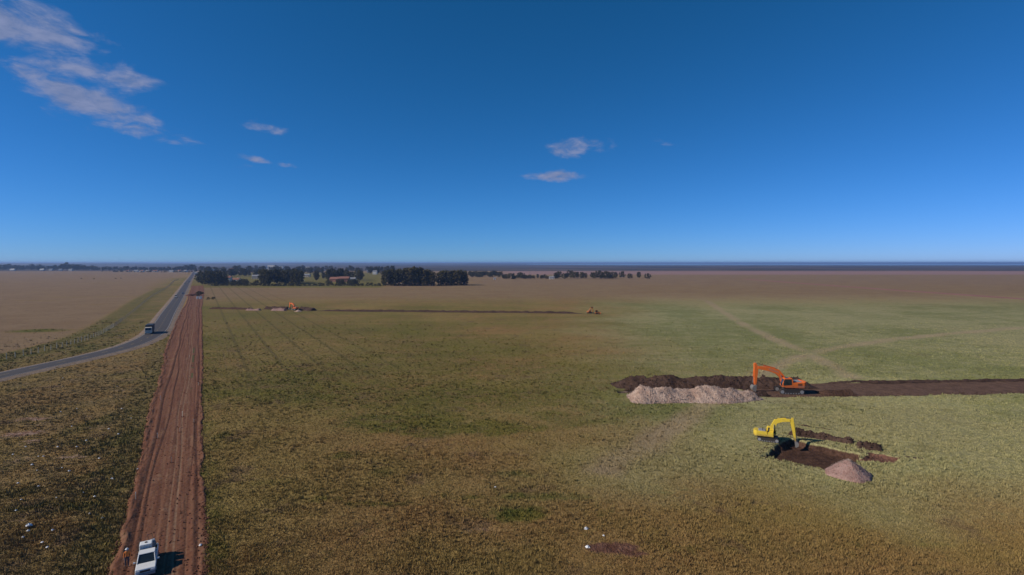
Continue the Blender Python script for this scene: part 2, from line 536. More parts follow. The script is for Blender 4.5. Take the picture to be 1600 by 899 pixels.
# ------------------------------------------------------------------ materials
def ground_colour(t):
    """albedo of the grassland, from the zone weights and noise; used by the soil sheet and by the grass on it"""
    g = t.node('ShaderNodeNewGeometry')
    pos = t.vmath('MULTIPLY', g.outputs['Position'], (1, 1, 0))
    green, straw, soil, scrub = t.attr('zone')
    sage, mud, marsh, rows = t.attr('zone_two')
    nb = t.noise(pos, 0.035, 4, 0.55)
    nm = t.noise(pos, 0.22, 4, 0.6)
    nf = t.noise(pos, 1.1, 3, 0.6)
    fine = t.noise(pos, 3.6, 2, 0.65)
    # dry grass: straw brown to olive
    dry = t.mix(t.step(nb, 0.36, 0.64), (0.247, 0.139, 0.056), (0.237, 0.159, 0.055))
    dry = t.mix(1.0, dry, (1.16, 1.24, 1.24), 'MULTIPLY')
    dry = t.mix(t.step(nf, 0.42, 0.70, 0, 0.6), dry, (0.307, 0.207, 0.081))
    grn = t.mix(t.step(nm, 0.35, 0.65), (0.093, 0.102, 0.025), (0.192, 0.159, 0.038))
    grn = t.mix(t.step(nf, 0.52, 0.72, 0, 0.55), grn, (0.068, 0.088, 0.020))
    mixn = t.math('ADD', t.math('MULTIPLY', nm, 0.55), t.math('MULTIPLY', nf, 0.45))
    k = t.step(t.math('ADD', green, t.math('MULTIPLY', t.math('SUBTRACT', mixn, 0.5), 2.3)), 0.16, 0.92)
    c = t.mix(k, dry, grn)
    # grey green field on the right
    sg = t.mix(t.step(nf, 0.38, 0.62), (0.225, 0.216, 0.090), (0.352, 0.305, 0.134))
    sg = t.mix(t.step(t.math('ADD', green, t.math('SUBTRACT', nm, 0.5)), 0.35, 0.8, 0, 0.7), sg, (0.150, 0.156, 0.047))
    sg = t.mix(1.0, sg, (1.22, 1.32, 1.56), 'MULTIPLY')
    c = t.mix(t.math('MULTIPLY', sage, 0.72), c, sg)
    # rough waste ground: more contrast, greyer
    rough = t.mix(t.step(nf, 0.40, 0.62), (0.090, 0.074, 0.034), (0.323, 0.213, 0.106))
    c = t.mix(t.math('MULTIPLY', scrub, t.step(nm, 0.38, 0.62, 0.15, 0.75)), c, rough)
    # pale cut straw
    st = t.mix(t.step(nb, 0.35, 0.65), (0.240, 0.158, 0.090), (0.268, 0.182, 0.106))
    st = t.mix(t.step(nm, 0.45, 0.75, 0, 0.5), st, (0.190, 0.132, 0.070))
    st = t.mix(t.math('MULTIPLY', sage, 0.9), st, (0.400, 0.315, 0.185))
    c = t.mix(t.step(t.math('ADD', straw, t.math('MULTIPLY', t.math('SUBTRACT', nm, 0.5), 0.6)), 0.1, 1.0), c, st)
    # bare earth
    so_ = t.mix(t.step(nf, 0.4, 0.65), t.mix(scrub, (0.115, 0.052, 0.034), (0.165, 0.082, 0.055)), t.mix(scrub, (0.190, 0.098, 0.066), (0.370, 0.255, 0.190)))
    c = t.mix(t.step(t.math('ADD', soil, t.math('MULTIPLY', t.math('SUBTRACT', nf, 0.5), 1.0)), 0.35, 0.75), c, so_)
    # worn spots where earth shows between the tussocks
    bare = t.noise(pos, 0.11, 6, 0.68)
    c = t.mix(t.math('MULTIPLY', t.step(bare, 0.56, 0.66, 0, 0.55), t.math('MULTIPLY', t.step(marsh, 0.0, 0.2, 1.0, 0.0), t.step(sage, 0.0, 1.0, 1.0, 0.35))), c, (0.185, 0.112, 0.072))
    # sowing lines that follow the red strip
    pa = t.math('ADD', t.vmath('DOT_PRODUCT', pos, (ST_P[0], ST_P[1], 0)), 1000.0 - float(STRIP_O @ ST_P))
    w = t.math('MULTIPLY', t.math('SUBTRACT', nm, 0.5), 1.6)
    pm = t.math('PINGPONG', t.math('ADD', pa, w), 4.7)
    line = t.math('MULTIPLY', t.step(pm, 0.9, 0.15, 0, 0.55), rows)
    c = t.mix(line, c, (0.075, 0.072, 0.026))
    pm2 = t.math('PINGPONG', t.math('ADD', pa, t.math('MULTIPLY', w, 0.5)), 0.8)
    c = t.mix(t.math('MULTIPLY', t.step(pm2, 0.1, 0.75, 0, 0.35), rows), c, (0.200, 0.140, 0.068))
    # far: tidal flat and marsh
    md = t.mix(nm, (0.34, 0.215, 0.185), (0.27, 0.165, 0.145))
    c = t.mix(mud, c, md)
    ms = t.mix(t.step(t.noise(t.vmath('MULTIPLY', pos, (0.35, 1.0, 1.0)), 0.004, 4), 0.40, 0.62), (0.052, 0.048, 0.042), (0.135, 0.105, 0.090))
    c = t.mix(marsh, c, ms)
    return c, nm, nf, fine


mat_ground, t, b = new_mat('grassland_soil')
c, nm, nf, fine = ground_colour(t)
c = t.mix(t.step(fine, 0.35, 0.65, 0.0, 0.40), c, t.mix(1.0, c, (0.60, 0.57, 0.52), 'MULTIPLY'))
t.put(b.inputs['Base Color'], c)
b.inputs['Roughness'].default_value = 1.0
b.inputs['Specular IOR Level'].default_value = 0.05
t.put(b.inputs['Normal'], t.bump(t.math('ADD', fine, t.math('MULTIPLY', nf, 0.8)), 0.9, 0.35))

mat_grass, t, b = new_mat('grass_blades')
c, nm, nf, fine = ground_colour(t)
v = t.attr('tint')[0]
c = t.mix(1.0, c, t.mix(v, (0.84, 0.88, 0.84), (1.30, 1.26, 1.18)), 'MULTIPLY')
t.put(b.inputs['Base Color'], c)
b.inputs['Roughness'].default_value = 0.9
b.inputs['Specular IOR Level'].default_value = 0.08


def soil_mat(name, dark, lightc, scale=1.0, bumpd=0.12, attr=None, attr_col=None, streak=None, clods=0.5):
    m, t, b = new_mat(name)
    tcn = t.node('ShaderNodeTexCoord').outputs['Object']
    n1 = t.noise(tcn, 0.25 * scale, 4, 0.6)
    n2 = t.noise(tcn, 1.6 * scale, 4, 0.65)
    vo = t.voronoi(tcn, 2.6 * scale)
    f = t.math('ADD', t.math('MULTIPLY', n1, 0.5), t.math('MULTIPLY', n2, 0.5))
    c = t.mix(t.step(f, 0.38, 0.62), dark, lightc)
    c = t.mix(t.step(vo, 0.05, 0.6, clods, 0.0), c, tuple(q * 1.35 for q in lightc))
    if streak:
        ns = t.noise(t.vmath('MULTIPLY', tcn, (2.4, 0.06, 1)), 1.0, 4, 0.6)
        c = t.mix(t.step(ns, 0.40, 0.66, 0, 0.75), c, streak)
        nd = t.noise(t.vmath('MULTIPLY', tcn, (1.1, 0.035, 1)), 1.0, 3, 0.6)
        c = t.mix(t.step(nd, 0.54, 0.66, 0, 0.6), c, tuple(q * 0.62 for q in dark))
    if attr:
        r_, g_, b_, a_ = t.attr(attr)
        for w, col in zip((r_, g_, b_), attr_col):
            c = t.mix(t.step(t.math('ADD', w, t.math('MULTIPLY', t.math('SUBTRACT', n2, 0.5), 0.7)), 0.3, 0.7), c, col)
    t.put(b.inputs['Base Color'], c)
    b.inputs['Roughness'].default_value = 0.97
    b.inputs['Specular IOR Level'].default_value = 0.1
    t.put(b.inputs['Normal'], t.bump(t.math('ADD', n2, t.math('MULTIPLY', vo, -0.5)), 1.0, bumpd))
    return m


mat_strip = soil_mat('red_earth_graded', (0.130, 0.053, 0.030), (0.170, 0.074, 0.042), 0.8, 0.10, 'wear_shade', [(0.225, 0.132, 0.080), (0.078, 0.034, 0.021), (0.090, 0.082, 0.034)], (0.190, 0.096, 0.056), 0.25)
mat_topsoil = soil_mat('dark_topsoil', (0.050, 0.029, 0.021), (0.092, 0.055, 0.040), 1.0, 0.2, clods=0.3)
mat_pit = soil_mat('pit_soil', (0.058, 0.030, 0.020), (0.100, 0.054, 0.036), 1.0, 0.2, 'wear_shade', [(0.185, 0.088, 0.062), (0.155, 0.135, 0.078), (0.045, 0.025, 0.018)], clods=0.3)
mat_pale = soil_mat('pale_rubble', (0.290, 0.185, 0.138), (0.490, 0.355, 0.280), 1.6, 0.25, clods=0.5)
mat_gravel = soil_mat('pink_gravel', (0.230, 0.130, 0.105), (0.370, 0.240, 0.205), 2.4, 0.12, clods=0.5)
mat_redheap = soil_mat('red_earth_heap', (0.110, 0.044, 0.030), (0.175, 0.078, 0.052), 1.0, 0.2)
mat_stone = soil_mat('loose_stone', (0.230, 0.170, 0.140), (0.440, 0.350, 0.300), 3.0, 0.03)
mat_haul = soil_mat('haul_road_earth', (0.210, 0.095, 0.072), (0.285, 0.145, 0.112), 0.3, 0.1)
mat_shoulder = soil_mat('gravel_shoulder', (0.165, 0.120, 0.090), (0.250, 0.185, 0.135), 0.8, 0.08)

mat_asphalt, t, b = new_mat('worn_asphalt')
tcn = t.node('ShaderNodeTexCoord').outputs['Object']
n1 = t.noise(tcn, 0.12, 4, 0.6)
n2 = t.noise(tcn, 5.0, 3, 0.6)
w = t.attr('wear_shade')[0]
c = t.mix(n1, (0.056, 0.048, 0.046), (0.076, 0.065, 0.061))
c = t.mix(t.math('MULTIPLY', w, 0.6), c, (0.040, 0.035, 0.036))
t.put(b.inputs['Base Color'], t.mix(t.step(n2, 0.4, 0.7, 0, 0.4), c, (0.090, 0.078, 0.074)))
b.inputs['Roughness'].default_value = 0.8
t.put(b.inputs['Normal'], t.bump(n2, 0.3, 0.02))


def paint(name, col, rough=0.45, metal=0.0, dirt=0.25, dirt_col=(0.16, 0.10, 0.07), coat=0.0, mud=None):
    m, t, b = new_mat(name)
    tcn = t.node('ShaderNodeTexCoord').outputs['Object']
    n = t.noise(tcn, 1.7, 5, 0.65)
    n2 = t.noise(tcn, 9.0, 3, 0.6)
    c = t.mix(t.step(t.math('ADD', t.math('MULTIPLY', n, 0.7), t.math('MULTIPLY', n2, 0.3)), 0.42, 0.78, 0.0, dirt * 1.6), col, dirt_col)
    if mud:
        sz = t.node('ShaderNodeSeparateXYZ')
        t.put(sz.inputs[0], tcn)
        low = t.math('ADD', sz.outputs[2], t.math('MULTIPLY', t.math('SUBTRACT', n, 0.5), 1.6))
        c = t.mix(t.step(low, mud[1], mud[0], 0.0, 0.75), c, dirt_col)
    t.put(b.inputs['Base Color'], c)
    t.put(b.inputs['Roughness'], t.step(n, 0.3, 0.7, rough, min(1.0, rough + 0.25)))
    b.inputs['Metallic'].default_value = metal
    b.inputs['Coat Weight'].default_value = coat
    return m


M = dict(
    orange=paint('orange_machine_paint', (0.80, 0.165, 0.022), 0.5, dirt=0.24, mud=(0.9, 1.9)),
    yellow=paint('yellow_machine_paint', (0.76, 0.54, 0.045), 0.5, dirt=0.24, mud=(0.9, 1.9)),
    amber=paint('amber_machine_paint', (0.46, 0.150, 0.03), 0.5, dirt=0.2),
    steel=paint('dark_track_steel', (0.045, 0.042, 0.040), 0.6, 0.3, dirt=0.4),
    grey=paint('grey_machine_paint', (0.27, 0.27, 0.27), 0.55, dirt=0.25),
    bucket=paint('scoured_bucket_steel', (0.27, 0.255, 0.235), 0.5, 0.4, dirt=0.35),
    chrome=paint('cylinder_rod', (0.55, 0.55, 0.55), 0.25, 0.9, dirt=0.05),
    white=paint('white_vehicle_paint', (0.70, 0.70, 0.68), 0.35, dirt=0.14, coat=0.2, mud=(0.35, 0.95)),
    navy=paint('dark_truck_body', (0.020, 0.030, 0.042), 0.5, dirt=0.12),
    cream=paint('pale_truck_cab', (0.55, 0.50, 0.42), 0.45, dirt=0.15),
    silver=paint('silver_car_paint', (0.42, 0.44, 0.46), 0.3, 0.3, dirt=0.08),
    olive=paint('green_van_paint', (0.10, 0.17, 0.09), 0.4, dirt=0.1),
    red=paint('red_lamp', (0.35, 0.02, 0.015), 0.3, dirt=0.0),
    lamp=paint('clear_lamp', (0.75, 0.74, 0.68), 0.2, dirt=0.0),
    rubber=paint('tyre_rubber', (0.024, 0.024, 0.025), 0.85, dirt=0.35),
    plastic=paint('white_tank_plastic', (0.70, 0.71, 0.70), 0.5, dirt=0.12),
    cage=paint('galvanised_cage', (0.40, 0.41, 0.41), 0.45, 0.6, dirt=0.1),
    wood=paint('weathered_wood', (0.235, 0.195, 0.150), 0.9, dirt=0.3),
    lath=paint('pale_survey_lath', (0.55, 0.47, 0.36), 0.8, dirt=0.1),
    post=paint('grey_fence_post', (0.30, 0.25, 0.19), 0.9, dirt=0.3),
    wire=paint('fence_wire', (0.16, 0.15, 0.14), 0.6, 0.5, dirt=0.1),
    wall=paint('white_render_wall', (0.66, 0.63, 0.58), 0.9, dirt=0.10),
    wallo=paint('cream_render_wall', (0.50, 0.42, 0.32), 0.9, dirt=0.12),
    brick=paint('red_brick_wall', (0.33, 0.150, 0.095), 0.9, dirt=0.12),
    tile=paint('red_roof_tiles', (0.25, 0.115, 0.080), 0.85, dirt=0.2),
    slate=paint('grey_roof_sheet', (0.24, 0.24, 0.25), 0.6, dirt=0.2),
    tape=paint('red_marking_tape', (0.55, 0.06, 0.05), 0.6, dirt=0.0),
    litter=paint('white_litter', (0.72, 0.72, 0.72), 0.6, dirt=0.1),
    hivis=paint('orange_workwear', (0.72, 0.22, 0.05), 0.85, dirt=0.05),
    denim=paint('dark_trousers', (0.045, 0.055, 0.085), 0.9, dirt=0.1),
    skin=paint('skin', (0.42, 0.25, 0.18), 0.6, dirt=0.0),
    hair=paint('dark_hair', (0.02, 0.015, 0.012), 0.7, dirt=0.0),
    line=paint('worn_road_paint', (0.40, 0.385, 0.36), 0.7, dirt=0.35),
    yline=paint('worn_yellow_road_paint', (0.36, 0.27, 0.07), 0.7, dirt=0.35),
    trunk=paint('pale_bark', (0.165, 0.125, 0.095), 0.95, dirt=0.3, dirt_col=(0.06, 0.045, 0.035)),
)
m, t, b = new_mat('dark_cab_glass')
b.inputs['Base Color'].default_value = (0.022, 0.032, 0.038, 1)
b.inputs['Roughness'].default_value = 0.08
b.inputs['Specular IOR Level'].default_value = 0.6
M['glass'] = m


def leaf_mat(name, a, bcol):
    m, t, b = new_mat(name)
    oi = t.node('ShaderNodeObjectInfo')
    tcn = t.node('ShaderNodeTexCoord').outputs['Object']
    n = t.noise(tcn, 9.0, 3, 0.6)
    c = t.mix(t.step(n, 0.35, 0.65), a, bcol)
    rnd = t.step(oi.outputs['Random'], 0, 1, 0, 1, False)
    c = t.mix(1.0, c, t.mix(rnd, (0.72, 0.76, 0.80), (1.35, 1.18, 1.05)), 'MULTIPLY')
    t.put(b.inputs['Base Color'], c)
    b.inputs['Roughness'].default_value = 0.75
    b.inputs['Specular IOR Level'].default_value = 0.15
    return m


M['leaf_euc'] = leaf_mat('eucalyptus_leaves', (0.048, 0.046, 0.016), (0.105, 0.088, 0.032))
M['leaf_dark'] = leaf_mat('dark_evergreen_leaves', (0.036, 0.038, 0.014), (0.085, 0.076, 0.028))
M['leaf_mid'] = leaf_mat('broadleaf_leaves', (0.042, 0.046, 0.020), (0.085, 0.074, 0.032))
M['leaf_bush'] = leaf_mat('bush_leaves', (0.058, 0.066, 0.022), (0.110, 0.098, 0.040))

# ------------------------------------------------------------------ ground
xs = np.unique(np.round(np.concatenate([np.arange(-110, 110, 1.0), np.arange(-420, -110, 2.4), np.arange(110, 420, 2.4),
                                        np.geomspace(420, 30000, 70), -np.geomspace(420, 30000, 70),
                                        [PIT_RECT[0], PIT_RECT[2], WS_RECT[0], WS_RECT[2]]]), 3))
ysl = [30.0]
while ysl[-1] < 30000:
    ysl.append(ysl[-1] * 1.0135)
ys = np.unique(np.round(np.concatenate([-np.geomspace(30, 3000, 14), np.linspace(-25, 28, 12), ysl, [PIT_RECT[1], PIT_RECT[3], WS_RECT[1], WS_RECT[3]]]), 3))
gx, gy = np.meshgrid(xs, ys)
gz = relief(gx, gy)
faces = grid_faces(len(ys), len(xs))
fx = gx.ravel()[faces].mean(1)
fy = gy.ravel()[faces].mean(1)
keep = np.ones(len(faces), bool)
for (x0, y0, x1, y1) in (PIT_RECT, WS_RECT):
    keep &= ~((fx > x0) & (fx < x1) & (fy > y0) & (fy < y1))
ground = np_obj('ground', np.stack([gx, gy, gz], -1).reshape(-1, 3), faces[keep], mat_ground, smooth=True)
z1, z2 = zones(gx.ravel(), gy.ravel())
set_attr(ground, 'zone', z1)
set_attr(ground, 'zone_two', z2)
tag(ground, 'dry olive brown grassland reaching to the horizon', 'field', kind='structure')


def cut_shape(x, y):
    """ground level and kind of earth at the long cut beside the orange excavator"""
    u, v = x - WS[0], y - WS[1]
    wob = 0.9 * (fbm(x / 5, y / 5, 61) - 0.5) + 0.5 * (fbm(x / 1.4, y / 1.4, 66, 2) - 0.5)
    c0 = 0.055 * np.maximum(u, 0)                       # the graded lane drifts away to the right
    lane = (1 - sm(np.abs(v - 1.6 - c0) + wob * 1.8, 5.6, 6.6)) * sm(u, -10, -6)
    tr = sm(2.1 - np.abs(v - 0.2) + wob, 0, 0.9) * (1 - sm(u, -7.5, -6.0)) * sm(u, -39.5, -37)
    ruts = 0.10 * (fbm(u / 9, (v - c0) / 0.55, 62) - 0.5)
    z = -1.7 * tr - 0.22 * lane + lane * ruts + 0.10 * (fbm(x / 0.7, y / 0.7, 63, 2) - 0.5) * np.maximum(lane, tr)
    return z, lane, tr


def pit_shape(x, y):
    w = 1.5 * (fbm(x / 2.4, y / 2.4, 71) - 0.5) + 0.7 * (fbm(x / 0.7, y / 0.7, 72, 2) - 0.5)
    d = poly_sd(x, y, PIT) + w
    inside = 1 - sm(d, -0.9, 0.05)
    # shallow red scrape at the right end
    d2 = poly_sd(x, y, np.array([(52.5, 82.6), (56.2, 80.6), (60.2, 83.0), (56.4, 85.4)])) + w
    scrape = 1 - sm(d2, -0.6, 0.1)
    z = -1.15 * inside - 0.45 * scrape * (1 - inside) + 0.20 * (fbm(x / 0.8, y / 0.8, 73, 2) - 0.5) * np.maximum(inside, scrape)
    return z, inside, scrape


def patch(name, rect, step, shape, mat, label):
    x0, y0, x1, y1 = rect
    px = np.linspace(x0 - 0.6, x1 + 0.6, int((x1 - x0) / step) + 2)
    py = np.linspace(y0 - 0.6, y1 + 0.6, int((y1 - y0) / step) + 2)
    X, Y = np.meshgrid(px, py)
    res = shape(X, Y)
    z = relief(X, Y) + res[0]
    e = np.minimum(np.minimum(X - x0, x1 - X), np.minimum(Y - y0, y1 - Y))
    z = z - 0.035 * (1 - sm(e, -0.3, 0.5))
    o = np_obj(name, np.stack([X, Y, z], -1).reshape(-1, 3), grid_faces(len(py), len(px)), mat, smooth=True)
    a, b2 = zones(X.ravel(), Y.ravel())
    set_attr(o, 'zone', a)
    set_attr(o, 'zone_two', b2)
    dig = np.stack([res[1].ravel(), res[2].ravel(), np.zeros(X.size), np.ones(X.size)], -1)
    set_attr(o, 'dig', dig)
    return tag(o, label, 'excavation', kind='structure')


def dug_mat(name, first, second):
    """grassland that turns to dug earth where the ground has been opened"""
    m, t, b = new_mat(name)
    c, nm, nf, fine = ground_colour(t)
    a1, a2, _, _ = t.attr('dig')
    tcn = t.node('ShaderNodeTexCoord').outputs['Object']
    n1 = t.noise(tcn, 0.5, 4, 0.6)
    n2 = t.noise(tcn, 2.6, 4, 0.65)
    for w, (dk, lt) in ((a1, first), (a2, second)):
        e = t.mix(t.step(t.math('ADD', t.math('MULTIPLY', n1, 0.5), t.math('MULTIPLY', n2, 0.5)), 0.38, 0.62), dk, lt)
        c = t.mix(t.step(t.math('ADD', w, t.math('MULTIPLY', t.math('SUBTRACT', n2, 0.5), 0.4)), 0.12, 0.38), c, e)
    t.put(b.inputs['Base Color'], c)
    b.inputs['Roughness'].default_value = 1.0
    b.inputs['Specular IOR Level'].default_value = 0.05
    t.put(b.inputs['Normal'], t.bump(t.math('ADD', n2, fine), 1.0, 0.22))
    return m


mat_cut = dug_mat('cut_earth', ((0.105, 0.062, 0.044), (0.165, 0.100, 0.070)), ((0.120, 0.075, 0.050), (0.300, 0.215, 0.165)))
mat_hole = dug_mat('pit_earth', ((0.050, 0.027, 0.019), (0.118, 0.064, 0.043)), ((0.130, 0.060, 0.042), (0.215, 0.108, 0.076)))
patch('trench_cut', WS_RECT, 0.36, cut_shape, mat_cut, 'long brown trench and graded earth lane beside the orange excavator')
patch('square_pit', PIT_RECT, 0.2, pit_shape, mat_hole, 'dark freshly dug pit in front of the yellow excavator')


# ---- the strip of red earth, with ruts and side ridges
def strip_mesh():
    al, a = [], -34.0
    while a < 760:
        al.append(a)
        a += max(0.32, 0.32 + 0.006 * max(0, a))
    al = np.array(al)
    q = np.linspace(0, 1, 90)
    A, Q = np.meshgrid(al, q, indexing='ij')
    le, re = strip_edges(A)
    le = le + 0.7 * (fbm(A / 2.9, 0 * A, 81, 5) - 0.5)
    re = re + 0.8 * (fbm(A / 2.6, 0 * A + 9, 82, 5) - 0.5)
    P = le + (re - le) * Q
    z = 0.05 + 0.05 * np.sin(math.pi * Q)
    wear_shade = np.zeros(A.shape + (4,))
    wear_shade[..., 3] = 1

    def track(off, wid, depth, w, ch, wig=0.35, seed=0):
        nonlocal z
        c = off + wig * np.sin(A * 0.045 + seed) + 0.5 * wig * np.sin(A * 0.11 + 2 * seed)
        k = np.exp(-((P - c) / wid) ** 2)
        z = z + depth * k
        wear_shade[..., ch] = np.maximum(wear_shade[..., ch], w * k)
    track(-3.35, 0.34, 0.17, 0.1, 1, 0.25, 1)             # graded ridge on the left
    track(-2.85, 0.16, -0.06, 0.8, 1, 0.25, 1)
    track(-1.95, 0.22, 0.09, 0.2, 0, 0.35, 4)
    track(-1.65, 0.12, -0.05, 0.7, 1, 0.35, 4)
    track(1.15, 0.16, -0.06, 0.75, 0, 0.3, 2)
    track(0.45, 0.14, -0.06, 0.65, 0, 0.3, 2)
    track(-0.4, 0.2, 0.05, 0.35, 0, 0.2, 7)
    track(2.6, 0.20, -0.06, 0.6, 1, 0.25, 5)
    track(3.4, 0.25, -0.07, 0.65, 1, 0.2, 3)
    track(3.0, 0.22, 0.10, 0.3, 0, 0.2, 9)
    track(2.0, 0.12, -0.03, 0.4, 1, 0.3, 6)
    track(-2.4, 0.12, 0.04, 0.35, 0, 0.3, 8)
    # earth thrown up along both edges
    el, er = P - le, re - P
    z += 0.30 * np.exp(-((el - 0.55) / 0.40) ** 2) * (0.15 + 1.1 * sm(fbm(A / 3.1, P / 0.6, 83, 4), 0.3, 0.75))
    z += 0.24 * np.exp(-((er - 0.5) / 0.40) ** 2) * (0.1 + 1.1 * sm(fbm(A / 2.7, P / 0.6, 84, 4), 0.3, 0.75))
    wear_shade[..., 1] = np.maximum(wear_shade[..., 1], 0.55 * np.exp(-((el - 1.0) / 0.22) ** 2))  # shadow line of the left ridge, painted as darker earth
    # fine tyre lines, some of them crossing
    for k in range(16):
        off = -3.2 + 6.6 * vn(np.array(k * 1.7), np.array(3.3), 88)
        drift = (vn(np.array(k * 2.3), np.array(7.7), 89) - 0.5) * 0.05
        c_ = off + drift * (A - 60) + 0.5 * (fbm(A / 30, A * 0 + k, 90 + k) - 0.5)
        kk = np.exp(-((P - c_) / 0.10) ** 2) * (fbm(A / 9, A * 0 + k, 120 + k) > 0.42)
        z = z - 0.02 * kk
        wear_shade[..., k % 2] = np.maximum(wear_shade[..., k % 2], 0.5 * kk)
    patchy = fbm(A / 6, P / 1.5, 140, 3)
    wear_shade[..., 0] = np.maximum(wear_shade[..., 0], 0.45 * sm(patchy, 0.55, 0.75))
    wear_shade[..., 1] = np.maximum(wear_shade[..., 1], 0.40 * sm(1 - patchy, 0.60, 0.80))
    # a weedy crown line and cross drags near the markers
    wear_shade[..., 2] = 0.85 * np.exp(-((P - 1.9) / 0.35) ** 2) * sm(A, 70, 90) * (1 - sm(A, 150, 170)) * (fbm(A / 4, P * 0, 85) > 0.45)
    for (ac, p0, p1) in ((11.5, -3.3, 0.6), (22, -2.5, 0.5), (35, -3.0, 0.7), (35.8, 0.6, 3.9), (48, 0.8, 4.2), (50, -3.2, 0.4), (64, -2.6, 1.0)):
        k = np.exp(-((A - ac - 0.25 * P) / 0.28) ** 2) * sm(P, p0, p0 + 0.5) * (1 - sm(P, p1 - 0.5, p1))
        z += 0.09 * k
        wear_shade[..., 1] = np.maximum(wear_shade[..., 1], 0.5 * k)
    z += 0.05 * (fbm(A / 0.8, P / 0.4, 86, 2) - 0.5) + 0.05 * (fbm(A / 8, P / 0.35, 87, 2) - 0.5)
    z = 0.06 + 0.62 * (z - 0.06)
    edge = np.minimum(el, er)
    z = z - 0.14 * (1 - sm(edge, 0, 0.35))
    V = np.stack([P, A, z], -1).reshape(-1, 3)
    o = np_obj('dirt_track', V, grid_faces(len(al), len(q)), mat_strip, smooth=True)
    set_attr(o, 'wear_shade', wear_shade)
    o.location = (STRIP_O[0], STRIP_O[1], 0)
    o.rotation_euler = (0, 0, math.atan2(-ST_A[0], ST_A[1]))
    return tag(o, 'long straight strip of bare red earth with wheel ruts', 'dirt track', kind='structure')


strip_mesh()


def ribbon(name, L, offs, mat, kind='structure', label=None, cat=None, parent=None, wear_shade=None):
    """sheet along a polyline; offs = list of (sideways offset, height)"""
    T = np.gradient(L, axis=0)
    T /= np.hypot(T[:, 0], T[:, 1])[:, None]
    N = np.stack([T[:, 1], -T[:, 0]], 1)
    V = np.array([[(*(L[i] + N[i] * o), z) for o, z in offs] for i in range(len(L))]).reshape(-1, 3)
    o = np_obj(name, V, grid_faces(len(L), len(offs)), mat, parent)
    if wear_shade is not None:
        w = np.tile(np.array(wear_shade, float), len(L))
        set_attr(o, 'wear_shade', np.stack([w, w * 0, w * 0, w * 0 + 1], -1))
    if not parent:
        tag(o, label, cat, kind=kind)
    return o


RL = resample(ROAD, lambda s: 3.0 if s < 500 else 9.0)
ribbon('road_verge', RL, [(-7.5, -0.30), (-4.7, 0.22), (-3.4, 0.30), (3.4, 0.30), (4.9, 0.22), (7.6, -0.30)], mat_shoulder, label='pale gravel shoulder under both edges of the asphalt road', cat='verge')
offs = np.linspace(-3.65, 3.65, 13)
wr = [max(math.exp(-((abs(o) - 1.0) / 0.35) ** 2), math.exp(-((abs(o) - 2.7) / 0.35) ** 2)) for o in offs]
road = ribbon('road', RL, [(o, 0.306 + 0.05 * (1 - (o / 3.65) ** 2)) for o in offs], mat_asphalt, label='grey two-lane asphalt road curving in from the left', cat='road', wear_shade=wr)
for s_ in (-1, 1):
    ribbon('edge_line', RL, [(s_ * 3.30 - 0.07, 0.322), (s_ * 3.30 + 0.07, 0.322)], M['line'], parent=road)
dl = resample(ROAD, 1.0)
for i in range(60, 560, 9):
    ribbon('centre_dash', dl[i:i + 4], [(-0.07, 0.362), (0.07, 0.362)], M['yline'], parent=road)
hl = resample(HAUL, 8.0)
ribbon('haul_road', hl, [(-9, -0.1), (-7.5, 0.12), (0, 0.22), (7.5, 0.12), (9, -0.1)], mat_haul, label='reddish earth haul road crossing the right end of the field', cat='dirt road')

# ---- far country: low hills on the horizon, an arm of the sea on the right
mat_hill, t, b = new_mat('far_wooded_hills')
tcn = t.node('ShaderNodeTexCoord').outputs['Object']
t.put(b.inputs['Base Color'], t.mix(t.step(t.noise(tcn, 0.0012, 4), 0.4, 0.6), (0.030, 0.036, 0.026), (0.105, 0.085, 0.060)))
b.inputs['Roughness'].default_value = 1.0


def hills(name, y0, depth, x0, x1, h, seed, label):
    X, V = np.meshgrid(np.linspace(x0, x1, 240), np.linspace(0, 1, 9))
    prof = np.sin(math.pi * V) ** 0.8
    e = sm(X, x0, x0 + 900) * (1 - sm(X, x1 - 2200, x1))
    z = -2 + prof * e * h * (0.45 + 0.8 * fbm(X / 1400, V * 0 + seed, seed, 4))
    Y = y0 + depth * V + 300 * (fbm(X / 2500, V * 0, seed + 5) - 0.5)
    o = np_obj(name, np.stack([X, Y, z], -1).reshape(-1, 3), grid_faces(9, 240), mat_hill, smooth=True)
    return tag(o, label, 'hills', kind='structure')


hills('hills', 9500, 2500, -16000, 700, 36, 3, 'low dark blue wooded ridge along the far horizon')
hills('hills', 5600, 1200, -9000, -300, 22, 8, 'nearer low wooded rise beyond the town')
hills('hills', 15500, 2500, -2000, 3600, 34, 12, 'faint far shore beyond the water on the right')
mat_water, t, b = new_mat('sea_water')
tcn = t.node('ShaderNodeTexCoord').outputs['Object']
b.inputs['Base Color'].default_value = (0.24, 0.34, 0.42, 1)
b.inputs['Roughness'].default_value = 0.07
t.put(b.inputs['Normal'], t.bump(t.noise(tcn, 0.02, 3), 0.04, 1.0))
wx = np.linspace(60, 24000, 160)
near_s = 6900 + 900 * (fbm(wx / 1500, wx * 0, 91) - 0.5) + 2600 * (1 - sm(wx, 60, 1400))
far_s = 13000 + 600 * (fbm(wx / 2500, wx * 0, 92) - 0.5) - 3000 * (1 - sm(wx, 60, 700))
wv = np.concatenate([np.stack([wx, near_s, wx * 0 + 0.8], -1), np.stack([wx, far_s, wx * 0 + 0.8], -1)])
tag(np_obj('sea', wv, grid_faces(2, 160), mat_water), 'pale blue arm of the sea on the horizon at right', 'water', kind='structure')

